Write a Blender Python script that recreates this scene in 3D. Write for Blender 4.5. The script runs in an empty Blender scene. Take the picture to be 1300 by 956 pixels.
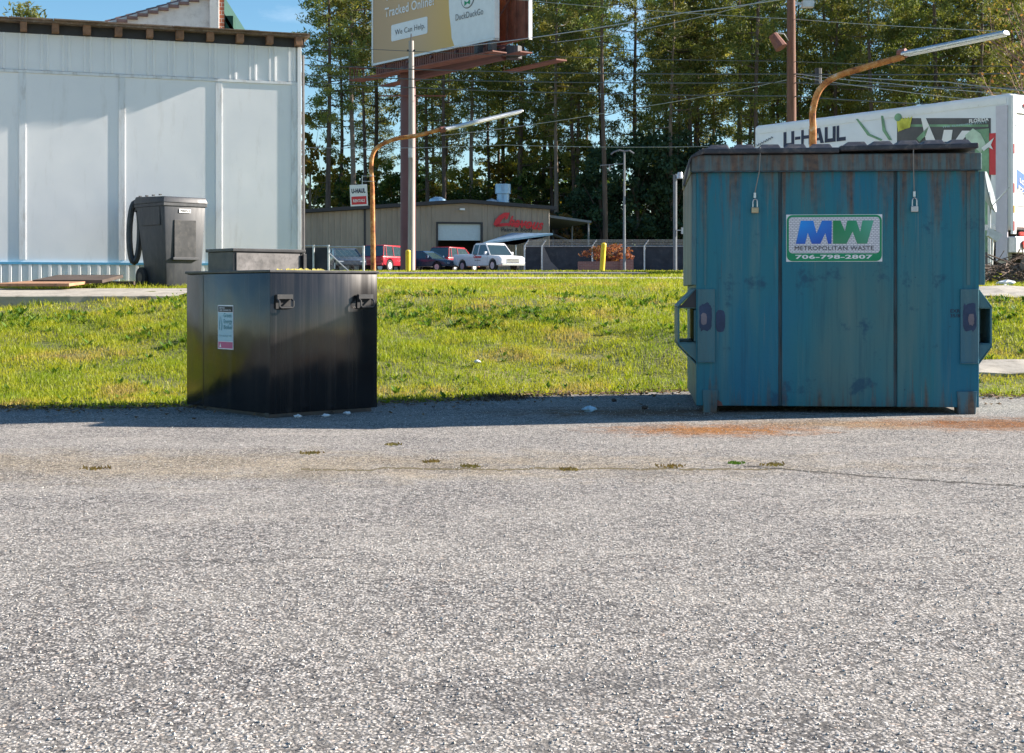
import bpy, bmesh, math, random
import numpy as np
from mathutils import Vector, Matrix
R = math.radians
random.seed(7); rng = np.random.default_rng(7)
scene = bpy.context.scene
COL = scene.collection

# ---------------------------------------------------------------- camera, sky, sun, exposure
F = 1806.0; CZ = 0.76; HX, HY = 650.0, 370.0
cam_d = bpy.data.cameras.new('camera'); cam = bpy.data.objects.new('camera', cam_d); COL.objects.link(cam)
cam_d.sensor_width = 36; cam_d.lens = 36*F/1300
cam_d.shift_y = -(478-HY)/1300
cam_d.clip_start = 0.05; cam_d.clip_end = 4000
cam.location = (0, 0, CZ); cam.rotation_euler = (R(90), 0, 0)
scene.camera = cam

SUN_EL = 24.0; SUN_AZ = 76.0
sv = Vector((math.sin(R(SUN_AZ))*math.cos(R(SUN_EL)), math.cos(R(SUN_AZ))*math.cos(R(SUN_EL)), math.sin(R(SUN_EL))))
w = bpy.data.worlds.new('World'); scene.world = w; w.use_nodes = True
wt = w.node_tree; wt.nodes.clear()
sky = wt.nodes.new('ShaderNodeTexSky'); sky.sky_type = 'NISHITA'; sky.sun_disc = False
sky.sun_elevation = R(SUN_EL); sky.sun_rotation = R(SUN_AZ); sky.air_density = 1.0; sky.dust_density = 0.3; sky.ozone_density = 2.6
tc = wt.nodes.new('ShaderNodeTexCoord'); mp = wt.nodes.new('ShaderNodeMapping'); mp.inputs['Scale'].default_value = (1.0, 1.0, 3.2)
nz = wt.nodes.new('ShaderNodeTexNoise'); nz.inputs['Scale'].default_value = 2.6; nz.inputs['Detail'].default_value = 9; nz.inputs['Roughness'].default_value = 0.6
rp = wt.nodes.new('ShaderNodeValToRGB'); rp.color_ramp.elements[0].position = 0.56; rp.color_ramp.elements[1].position = 0.85
rp.color_ramp.elements[0].color = (0, 0, 0, 1); rp.color_ramp.elements[1].color = (0.75, 0.75, 0.75, 1)
mx = wt.nodes.new('ShaderNodeMixRGB'); mx.inputs[2].default_value = (8.0, 8.6, 9.4, 1)
bg = wt.nodes.new('ShaderNodeBackground'); bg.inputs['Strength'].default_value = 0.06
wo = wt.nodes.new('ShaderNodeOutputWorld')
L = wt.links.new
L(tc.outputs['Generated'], mp.inputs['Vector']); L(mp.outputs['Vector'], nz.inputs['Vector']); L(nz.outputs['Fac'], rp.inputs['Fac'])
L(rp.outputs['Color'], mx.inputs['Fac']); hs = wt.nodes.new('ShaderNodeHueSaturation'); hs.inputs['Saturation'].default_value = 1.22; hs.inputs['Hue'].default_value = 0.495
L(sky.outputs['Color'], hs.inputs['Color']); L(hs.outputs['Color'], mx.inputs[1]); L(mx.outputs['Color'], bg.inputs['Color']); L(bg.outputs['Background'], wo.inputs['Surface'])
sd = bpy.data.lights.new('sun', 'SUN'); sd.energy = 5.0; sd.angle = R(0.53); sd.color = (1.0, 0.90, 0.79)
so = bpy.data.objects.new('sun', sd); COL.objects.link(so); so.rotation_euler = sv.to_track_quat('Z', 'Y').to_euler(); so.location = (20, 5, 20)
vs = scene.view_settings; vs.view_transform = 'Standard'; vs.look = 'None'; vs.gamma = 1; vs.exposure = 1.60
vs.use_curve_mapping = False

# ---------------------------------------------------------------- helpers
def W(px, py, Y):                                   # a point seen at a pixel of the photo, at distance Y
    return Vector(((px-HX)/F*Y, Y, CZ+(HY-py)/F*Y))

def tag(o, label=None, cat=None, group=None, kind=None):
    if label: o['label'] = label
    if cat: o['category'] = cat
    if group: o['group'] = group
    if kind: o['kind'] = kind
    return o

def thing(name, label, cat, loc=(0, 0, 0), rz=0, group=None):
    o = bpy.data.objects.new(name, None); COL.objects.link(o); o.empty_display_size = 0.3
    o.location = loc; o.rotation_euler = (0, 0, rz)
    return tag(o, label, cat, group)

class MB:
    def __init__(s): s.v = []; s.f = []
    def add(s, vs, fs):
        n = len(s.v); s.v += [tuple(p) for p in vs]; s.f += [tuple(i+n for i in f) for f in fs]; return s
    def box(s, x0, x1, y0, y1, z0, z1, M=None):
        p = [Vector((x, y, z)) for z in (z0, z1) for y in (y0, y1) for x in (x0, x1)]
        if M: p = [M @ q for q in p]
        return s.add(p, [(0, 2, 3, 1), (4, 5, 7, 6), (0, 1, 5, 4), (2, 6, 7, 3), (0, 4, 6, 2), (1, 3, 7, 5)])
    def hexa(s, p):                                  # 8 points: bottom loop of four, top loop of four
        return s.add(p, [(3, 2, 1, 0), (4, 5, 6, 7), (0, 1, 5, 4), (1, 2, 6, 5), (2, 3, 7, 6), (3, 0, 4, 7)])
    def tube(s, pts, r, n=8, cap=True):
        pts = [Vector(p) for p in pts]; rs = r if isinstance(r, (list, tuple)) else [r]*len(pts)
        b = len(s.v); prev = None
        for i, p in enumerate(pts):
            d = (pts[min(i+1, len(pts)-1)]-pts[max(i-1, 0)])
            d = d.normalized() if d.length > 1e-9 else Vector((0, 0, 1))
            if prev is None:
                a = Vector((0, 0, 1)) if abs(d.z) < 0.9 else Vector((1, 0, 0))
                e = d.cross(a).normalized()
            else:
                e = (prev-d*prev.dot(d)).normalized()
            prev = e; g = d.cross(e)
            for k in range(n):
                t = 2*math.pi*k/n; s.v.append(tuple(p+(e*math.cos(t)+g*math.sin(t))*rs[i]))
        for i in range(len(pts)-1):
            for k in range(n):
                a = b+i*n+k; c = b+i*n+(k+1) % n; s.f.append((a, c, c+n, a+n))
        if cap:
            s.f.append(tuple(b+k for k in reversed(range(n)))); m = b+(len(pts)-1)*n; s.f.append(tuple(m+k for k in range(n)))
        return s
    def prism(s, poly, d0, d1, axis='y', M=None):     # poly in the other two axes
        n = len(poly); P = []
        for d in (d0, d1):
            for a, b in poly:
                q = {'y': (a, d, b), 'x': (d, a, b), 'z': (a, b, d)}[axis]
                P.append(M @ Vector(q) if M else q)
        F_ = [tuple(range(n)), tuple(reversed(range(n, 2*n)))]+[(i, i+n, (i+1) % n+n, (i+1) % n) for i in range(n)]
        return s.add(P, F_)
    def build(s, name, mat, parent=None, bevel=0, smooth=False, seg=2):
        me = bpy.data.meshes.new(name); me.from_pydata(s.v, [], s.f)
        bm = bmesh.new(); bm.from_mesh(me)
        bmesh.ops.recalc_face_normals(bm, faces=bm.faces)
        if bevel:
            ed = [e for e in bm.edges if len(e.link_faces) == 2 and e.calc_face_angle(0) > R(28)]
            bmesh.ops.bevel(bm, geom=ed, offset=bevel, segments=seg, profile=0.5, affect='EDGES', clamp_overlap=True)
        for f in bm.faces: f.smooth = smooth
        bm.to_mesh(me); bm.free()
        if smooth:
            me.polygons.foreach_set('use_smooth', [True]*len(me.polygons))
            try: me.set_sharp_from_angle(angle=R(35))
            except Exception: pass
        me.materials.append(mat)
        o = bpy.data.objects.new(name, me); COL.objects.link(o)
        if parent: o.parent = parent
        return o

def raw_mesh(name, V, faces_flat, n_per, mat, parent=None, uv=None, link=True):
    me = bpy.data.meshes.new(name); nv = len(V); nf = len(faces_flat)//n_per
    me.vertices.add(nv); me.vertices.foreach_set('co', np.asarray(V, dtype=np.float32).ravel())
    me.loops.add(len(faces_flat)); me.loops.foreach_set('vertex_index', np.asarray(faces_flat, dtype=np.int32))
    me.polygons.add(nf); me.polygons.foreach_set('loop_start', np.arange(0, nf*n_per, n_per, dtype=np.int32))
    try: me.polygons.foreach_set('loop_total', np.full(nf, n_per, dtype=np.int32))
    except Exception: pass
    me.polygons.foreach_set('use_smooth', [False]*nf)
    me.update(calc_edges=True); me.materials.append(mat)
    if not link: return me
    o = bpy.data.objects.new(name, me); COL.objects.link(o)
    if parent: o.parent = parent
    return o

def copy_tree(o, parent=None):
    c = o.copy(); COL.objects.link(c); c.parent = parent
    for ch in list(o.children): copy_tree(ch, c)
    return c

# ---------------------------------------------------------------- materials
class NT:
    def __init__(s, name):
        s.m = bpy.data.materials.new(name); s.m.use_nodes = True; s.t = s.m.node_tree; s.t.nodes.clear()
        s.out = s.t.nodes.new('ShaderNodeOutputMaterial'); s.p = s.t.nodes.new('ShaderNodeBsdfPrincipled')
        s.t.links.new(s.p.outputs[0], s.out.inputs[0]); s.tc = s.t.nodes.new('ShaderNodeTexCoord')
    def n(s, ty): return s.t.nodes.new(ty)
    def l(s, a, b): s.t.links.new(a, b)
    def coord(s, scale=(1, 1, 1), loc=(0, 0, 0), src='Object'):
        mp = s.n('ShaderNodeMapping'); mp.inputs['Scale'].default_value = scale; mp.inputs['Location'].default_value = loc
        s.l(s.tc.outputs[src], mp.inputs['Vector']); return mp.outputs['Vector']
    def noise(s, vec, scale, detail=4, rough=0.55, dist=0.0):
        q = s.n('ShaderNodeTexNoise'); q.inputs['Scale'].default_value = scale; q.inputs['Detail'].default_value = detail
        q.inputs['Roughness'].default_value = rough; q.inputs['Distortion'].default_value = dist; s.l(vec, q.inputs['Vector']); return q.outputs['Fac']
    def vor(s, vec, scale, feature='F1', out='Distance'):
        q = s.n('ShaderNodeTexVoronoi'); q.feature = feature; q.inputs['Scale'].default_value = scale; s.l(vec, q.inputs['Vector']); return q.outputs[out]
    def ramp(s, fac, stops):
        r = s.n('ShaderNodeValToRGB'); e = r.color_ramp.elements
        while len(e) < len(stops): e.new(0.5)
        for i, (p, c) in enumerate(stops):
            e[i].position = p
            if isinstance(c, (int, float)): c = (c, c, c)
            e[i].color = (*c, 1)
        s.l(fac, r.inputs['Fac']); return r.outputs['Color']
    def mix(s, fac, a, b, mode='MIX'):
        q = s.n('ShaderNodeMixRGB'); q.blend_type = mode
        for i, x in ((0, fac), (1, a), (2, b)):
            if isinstance(x, (int, float)): q.inputs[i].default_value = x if i == 0 else (x, x, x, 1)
            elif isinstance(x, tuple): q.inputs[i].default_value = (*x, 1)
            else: s.l(x, q.inputs[i])
        return q.outputs[0]
    def math(s, op, a, b=0.0, c=None):
        q = s.n('ShaderNodeMath'); q.operation = op
        for i, x in enumerate((a, b) if c is None else (a, b, c)):
            if isinstance(x, (int, float)): q.inputs[i].default_value = x
            else: s.l(x, q.inputs[i])
        return q.outputs[0]
    def sep(s, vec):
        q = s.n('ShaderNodeSeparateXYZ'); s.l(vec, q.inputs[0]); return q.outputs
    def set(s, **k):
        for key, x in k.items():
            i = s.p.inputs[{'base': 'Base Color', 'rough': 'Roughness', 'metal': 'Metallic', 'spec': 'Specular IOR Level', 'coat': 'Coat Weight', 'trans': 'Transmission Weight', 'alpha': 'Alpha'}[key]]
            if isinstance(x, (int, float)): i.default_value = x
            elif isinstance(x, tuple): i.default_value = (*x, 1)
            else: s.l(x, i)
        return s
    def bump(s, h, strength, dist=0.01):
        b = s.n('ShaderNodeBump'); b.inputs['Strength'].default_value = strength; b.inputs['Distance'].default_value = dist
        s.l(h, b.inputs['Height']); s.l(b.outputs[0], s.p.inputs['Normal']); return s

def simple(name, base, rough=0.6, metal=0.0, var=0.18, scale=6.0, bump=0.0, bscale=60, stretch=(1, 1, 1), spec=0.5, dirt=None, dirt_amt=0.0):
    q = NT(name); v = q.coord(stretch)
    f = q.noise(v, scale, 6, 0.6)
    lo = tuple(c*(1-var) for c in base); hi = tuple(min(1, c*(1+var)) for c in base)
    c = q.ramp(f, [(0.3, lo), (0.7, hi)])
    if dirt:
        d = q.ramp(q.noise(v, scale*2.3, 8, 0.7), [(0.5, 0), (0.72, dirt_amt)]); c = q.mix(d, c, dirt)
    rr = q.ramp(q.noise(v, scale*3, 5), [(0.2, max(0.02, rough-0.1)), (0.8, min(1, rough+0.1))])
    q.set(base=c, rough=rr, metal=metal, spec=spec)
    if bump: q.bump(q.noise(q.coord(), bscale, 4), bump, 0.004)
    return q.m

M = {}
M['asphalt_far'] = simple('asphalt_far', (0.17, 0.16, 0.15), 0.9, var=0.2, scale=2, bump=0.3)
M['concrete'] = simple('concrete', (0.36, 0.33, 0.28), 0.9, var=0.22, scale=3, bump=0.6, bscale=90, dirt=(0.13, 0.11, 0.08), dirt_amt=0.8)
M['white_wall'] = None
M['wood_old'] = simple('wood_old', (0.16, 0.09, 0.055), 0.85, var=0.45, scale=7, bump=0.4, stretch=(1, 1, 1))
M['rafter'] = simple('rafter_wood', (0.24, 0.13, 0.075), 0.85, var=0.4, scale=9, bump=0.3)
M['plywood'] = simple('plywood', (0.38, 0.20, 0.11), 0.85, var=0.3, scale=5, bump=0.3, dirt=(0.1, 0.07, 0.05), dirt_amt=0.7)
M['dark_wood'] = simple('dark_wood', (0.07, 0.05, 0.04), 0.85, var=0.3, scale=5, bump=0.3)
M['white_paint'] = simple('white_paint', (0.78, 0.79, 0.80), 0.45, var=0.05, scale=2)
M['trim_white'] = simple('trim_white', (0.72, 0.74, 0.76), 0.5, var=0.10, scale=4, dirt=(0.35, 0.31, 0.27), dirt_amt=0.7, stretch=(1, 1, 0.2))
M['blue_trim'] = simple('blue_trim', (0.10, 0.36, 0.58), 0.55, var=0.15, scale=3)
M['stucco'] = simple('stucco', (0.74, 0.72, 0.68), 0.85, var=0.12, scale=2.5, bump=0.5, dirt=(0.42, 0.40, 0.37), dirt_amt=0.6)
M['tile'] = simple('roof_tile', (0.20, 0.13, 0.12), 0.8, var=0.4, scale=4)
M['green_metal'] = simple('green_roof_metal', (0.004, 0.05, 0.03), 0.6, var=0.12, scale=2)
M['shingle'] = simple('roof_sheet', (0.17, 0.12, 0.09), 0.85, var=0.4, scale=8, dirt=(0.4, 0.38, 0.34), dirt_amt=0.5)
M['tan_metal'] = None
M['dark_trim'] = simple('dark_trim', (0.035, 0.035, 0.04), 0.6, var=0.2)
M['galv'] = simple('galvanised', (0.50, 0.52, 0.54), 0.42, metal=0.55, var=0.18, scale=9)
M['shade_metal'] = simple('dull_grey_metal', (0.16, 0.18, 0.20), 0.6, var=0.2, scale=4)
M['dish_paint'] = simple('dish_paint', (0.30, 0.36, 0.40), 0.7, var=0.1)
M['blue_galv'] = simple('vent_metal', (0.30, 0.48, 0.66), 0.4, metal=0.3, var=0.15, scale=3)
M['screen'] = simple('privacy_screen', (0.032, 0.038, 0.05), 0.9, var=0.3, scale=1.2, dirt=(0.09, 0.09, 0.10), dirt_amt=0.6)
M['rust_steel'] = simple('rust_steel', (0.20, 0.075, 0.055), 0.75, var=0.3, scale=1.5)
M['maroon_steel'] = simple('maroon_steel', (0.13, 0.055, 0.055), 0.6, var=0.2, scale=0.6)
M['yellow_paint'] = simple('yellow_paint', (0.80, 0.56, 0.01), 0.5, var=0.1, scale=3, dirt=(0.3, 0.2, 0.05), dirt_amt=0.5)
M['pole_wood'] = simple('pole_wood', (0.17, 0.085, 0.06), 0.9, var=0.3, scale=3, stretch=(6, 6, .3), bump=0.5)
M['grey_pole_wood'] = simple('grey_pole_wood', (0.36, 0.32, 0.30), 0.9, var=0.3, scale=3, stretch=(6, 6, .3), bump=0.5)
M['black_plastic'] = simple('black_plastic', (0.028, 0.029, 0.032), 0.42, var=0.3, scale=5, dirt=(0.12, 0.11, 0.10), dirt_amt=0.5)
M['lid_plastic'] = simple('lid_plastic', (0.035, 0.036, 0.045), 0.5, var=0.3, scale=7, bump=0.2, dirt=(0.16, 0.14, 0.125), dirt_amt=0.9)
M['bin_plastic'] = simple('bin_plastic', (0.034, 0.038, 0.046), 0.5, var=0.18, scale=4, dirt=(0.09, 0.09, 0.09), dirt_amt=0.5, stretch=(2, 2, .6))
M['tyre'] = simple('tyre_rubber', (0.02, 0.02, 0.021), 0.8, var=0.2)
M['chrome'] = simple('chrome', (0.65, 0.66, 0.68), 0.2, metal=0.9, var=0.08)
M['glass_dark'] = simple('tinted_glass', (0.03, 0.055, 0.065), 0.08, var=0.15, scale=1, spec=0.9)
M['lamp_red'] = simple('red_lens', (0.55, 0.02, 0.02), 0.3, var=0.1)
M['lamp_clear'] = simple('clear_lens', (0.62, 0.66, 0.68), 0.15, var=0.1)
M['lamp_amber'] = simple('amber_lens', (0.75, 0.35, 0.02), 0.3, var=0.1)
M['red_paint'] = simple('red_decal', (0.62, 0.02, 0.03), 0.45, var=0.06)
M['navy'] = simple('navy_decal', (0.018, 0.024, 0.06), 0.6, var=0.1)
M['blue_decal'] = simple('blue_decal', (0.01, 0.13, 0.52), 0.45, var=0.06)
M['black_print'] = simple('black_print', (0.02, 0.02, 0.022), 0.6, var=0.1)
M['grey_print'] = simple('grey_print', (0.17, 0.17, 0.18), 0.6, var=0.1)
M['white_print'] = simple('white_print', (0.80, 0.80, 0.80), 0.6, var=0.03)
M['green_print'] = simple('green_print', (0.0, 0.27, 0.11), 0.5, var=0.08)
M['pink_print'] = simple('pink_print', (0.55, 0.10, 0.22), 0.5, var=0.1)
M['pale_blue_print'] = simple('pale_blue_print', (0.38, 0.56, 0.62), 0.5, var=0.05)
M['teal_print'] = simple('teal_print', (0.05, 0.22, 0.26), 0.5, var=0.1)
M['brass'] = simple('brass', (0.42, 0.34, 0.22), 0.35, metal=0.7, var=0.15, scale=30)
M['steel'] = simple('steel', (0.5, 0.5, 0.5), 0.35, metal=0.8, var=0.15, scale=30)
M['cable'] = simple('cable', (0.25, 0.22, 0.19), 0.5, var=0.2)
M['rubber_cable'] = simple('power_cable', (0.10, 0.11, 0.12), 0.5, var=0.15, scale=1)
M['brush'] = simple('dead_wood', (0.17, 0.12, 0.09), 0.9, var=0.5, scale=3)
M['litter'] = simple('litter_paper', (0.7, 0.72, 0.74), 0.6, var=0.1, scale=30)
M['litter_blue'] = simple('litter_plastic', (0.35, 0.5, 0.6), 0.3, var=0.4, scale=30)
M['bark'] = simple('pine_bark', (0.105, 0.075, 0.058), 0.95, var=0.45, scale=1.1, stretch=(3, 3, .5))
M['bark_light'] = simple('grey_bark', (0.22, 0.17, 0.13), 0.95, var=0.35, scale=1.1, stretch=(3, 3, .5))
M['bare_twig'] = simple('twig_bark', (0.20, 0.12, 0.09), 0.9, var=0.3, scale=3)
M['dead_grass'] = simple('dead_grass', (0.10, 0.07, 0.045), 0.95, var=0.4, scale=20)
M['sedum'] = simple('crumbs', (0.42, 0.36, 0.08), 0.9, var=0.4, scale=40)

def brick(name, sc, c1, c2, mortar):
    q = NT(name); b = q.n('ShaderNodeTexBrick'); b.inputs['Scale'].default_value = 1
    b.inputs['Color1'].default_value = (*c1, 1); b.inputs['Color2'].default_value = (*c2, 1); b.inputs['Mortar'].default_value = (*mortar, 1)
    b.inputs['Mortar Size'].default_value = 0.006; b.inputs['Brick Width'].default_value = 0.215*sc; b.inputs['Row Height'].default_value = 0.075*sc
    s = q.sep(q.tc.outputs['Object']); cb = q.n('ShaderNodeCombineXYZ')
    q.l(q.math('ADD', s[0], s[1]), cb.inputs[0]); q.l(s[2], cb.inputs[1]); q.l(cb.outputs[0], b.inputs['Vector'])
    q.set(base=q.mix(q.noise(q.coord(), 9, 5), b.outputs['Color'], (0.1, 0.06, 0.05), 'MULTIPLY') if False else b.outputs['Color'], rough=0.9); return q.m
M['brick'] = brick('chimney_brick', 1.0, (0.38, 0.12, 0.06), (0.28, 0.09, 0.05), (0.45, 0.40, 0.36))
M['brick_pink'] = brick('planter_brick', 1.5, (0.34, 0.15, 0.12), (0.24, 0.11, 0.10), (0.40, 0.33, 0.30))

def mat_white_wall():
    q = NT('white_wall_panel'); v = q.coord()
    c = q.ramp(q.noise(v, 0.9, 5), [(0.3, (0.76, 0.77, 0.79)), (0.7, (0.86, 0.86, 0.86))])
    d = q.ramp(q.noise(q.coord((3, 3, .5)), 2.2, 8, .7), [(0.55, 0), (0.8, 0.5)])
    c = q.mix(d, c, (0.52, 0.50, 0.47))
    q.set(base=c, rough=0.6); q.bump(q.noise(v, 1.6, 3, 0.4), 0.22, 0.02); return q.m
M['white_wall'] = mat_white_wall()

def mat_tan():
    q = NT('tan_metal_siding'); v = q.coord()
    c = q.ramp(q.noise(v, 0.35, 6), [(0.3, (0.27, 0.225, 0.18)), (0.7, (0.36, 0.30, 0.24))])
    d = q.ramp(q.noise(q.coord((3, 3, .3)), 1.2, 6), [(0.5, 0), (0.75, 0.5)])
    q.set(base=q.mix(d, c, (0.17, 0.14, 0.12)), rough=0.5); return q.m
M['tan_metal'] = mat_tan()

def mat_dumpster(rusty=0.0, name='teal_paint', grey=0.0):
    q = NT(name); v = q.coord(); s = q.sep(v)
    st = q.noise(q.coord((9, 9, .55)), 1.0, 8, 0.6); st2 = q.noise(q.coord((26, 26, 1.0), (3, 1, 2)), 1.0, 6, .65)
    big = q.noise(q.coord((1.6, 1.6, .45), (5, 0, 1)), 1.0, 3)
    c = q.ramp(big, [(0.34, (0.003, 0.145, 0.235)), (0.48, (0.012, 0.165, 0.215)), (0.60, (0.045, 0.165, 0.185)), (0.70, (0.09, 0.175, 0.17))])
    c = q.mix(q.ramp(st, [(0.50, 0), (0.70, 0.55)]), c, (0.11, 0.21, 0.205))
    c = q.mix(q.ramp(st2, [(0.52, 0), (0.70, 0.5)]), c, (0.01, 0.065, 0.105))
    c = q.mix(q.ramp(q.noise(q.coord((40, 40, 1.2), (1, 5, 2)), 1.0, 5, .6), [(0.60, 0), (0.70, 0.45)]), c, (0.15, 0.20, 0.19))
    # faded primer patches
    c = q.mix(q.ramp(q.noise(v, 3.2, 9, .68), [(0.58, 0), (0.64, 0.7)]), c, (0.008, 0.06, 0.12))
    if grey: c = q.mix(q.ramp(q.noise(q.coord((6, 6, 2), (3, 3, 3)), 1.0, 6, .6), [(0.3, grey*.5), (0.6, grey)]), c, (0.13, 0.17, 0.16))
    # rust: streaks running down from the rim and spots
    rim = q.ramp(s[2], [(0.0, 1.0), (0.09, 0.55), (0.22, 0.0), (0.72, 0.0), (0.93, 0.25), (1.0, 0.8)]) if False else None
    top = q.math('SUBTRACT', 1.0, q.math('ABSOLUTE', q.math('MULTIPLY', q.math('SUBTRACT', s[2], 1.62), 1.1)))
    bot = q.math('SUBTRACT', 1.0, q.math('MULTIPLY', s[2], 3.2))
    wgt = q.math('MAXIMUM', q.math('MAXIMUM', top, bot), 0.0)
    rs = q.noise(q.coord((14, 14, .9), (7, 3, 0)), 1.0, 9, .7)
    rf = q.ramp(q.math('ADD', rs, q.math('MULTIPLY', wgt, 0.22+rusty)), [(0.64, 0), (0.80, 0.9)])
    rcol = q.ramp(q.noise(v, 25, 6), [(0.3, (0.055, 0.035, 0.03)), (0.7, (0.17, 0.095, 0.055))])
    c = q.mix(rf, c, rcol)
    sp = q.ramp(q.noise(v, 30, 4, .6), [(0.70, 0), (0.74, 1)]); c = q.mix(sp, c, (0.02, 0.045, 0.075))
    sc = q.ramp(q.noise(q.coord((2, 2, 30), (2, 2, 8)), 1.0, 3), [(0.74, 0), (0.76, 0.6)]); c = q.mix(sc, c, (0.02, 0.04, 0.08))
    q.set(base=c, rough=q.ramp(st, [(0.3, 0.42), (0.7, 0.62)]), spec=0.4)
    q.bump(q.mix(0.12, q.noise(v, 2.2, 3), q.noise(v, 60, 5)), 0.6, 0.03); return q.m
M['teal'] = mat_dumpster(0.0); M['teal_rust'] = mat_dumpster(0.05, 'teal_rim_paint', 0.75); M['teal_heavy'] = mat_dumpster(0.09, 'teal_worn_paint', 0.5)
M['groove'] = simple('seam_grime', (0.045, 0.085, 0.10), 0.8, var=0.5, scale=5, stretch=(8, 8, .8), dirt=(0.11, 0.06, 0.04), dirt_amt=0.9)
M['purple_paint'] = simple('purple_patch', (0.022, 0.045, 0.10), 0.6, var=0.3, scale=14)
M['pink_scrape'] = simple('bare_scrape', (0.19, 0.16, 0.18), 0.6, var=0.2, scale=14)

def mat_blackbox():
    q = NT('black_gloss_paint'); v = q.coord()
    st = q.noise(q.coord((40, 40, .5)), 1.0, 7, .6)
    st2 = q.noise(q.coord((11, 11, .35), (4, 2, 2)), 1.0, 5, .6)
    c = q.ramp(st, [(0.35, (0.008, 0.008, 0.009)), (0.62, (0.016, 0.015, 0.016)), (0.80, (0.055, 0.05, 0.05))])
    c = q.mix(q.ramp(st2, [(0.5, 0), (0.78, 0.5)]), c, (0.060, 0.050, 0.044))  # vertical streaks, plus greyish-brown reflected light put into the colour
    q.set(base=c, rough=q.ramp(st2, [(0.3, 0.12), (0.7, 0.26)]), spec=0.5)
    q.bump(q.noise(v, 1.8, 2), 0.6, 0.03); return q.m
M['black_gloss'] = mat_blackbox()

def mat_rustpole():
    q = NT('rusty_lamp_pole'); v = q.coord()
    f = q.noise(v, 5, 8, .7)
    c = q.ramp(f, [(0.35, (0.16, 0.045, 0.02)), (0.48, (0.48, 0.17, 0.04)), (0.60, (0.60, 0.30, 0.10)), (0.70, (0.62, 0.58, 0.52))])
    q.set(base=c, rough=0.75); return q.m
M['rust_pole'] = mat_rustpole()

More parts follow.
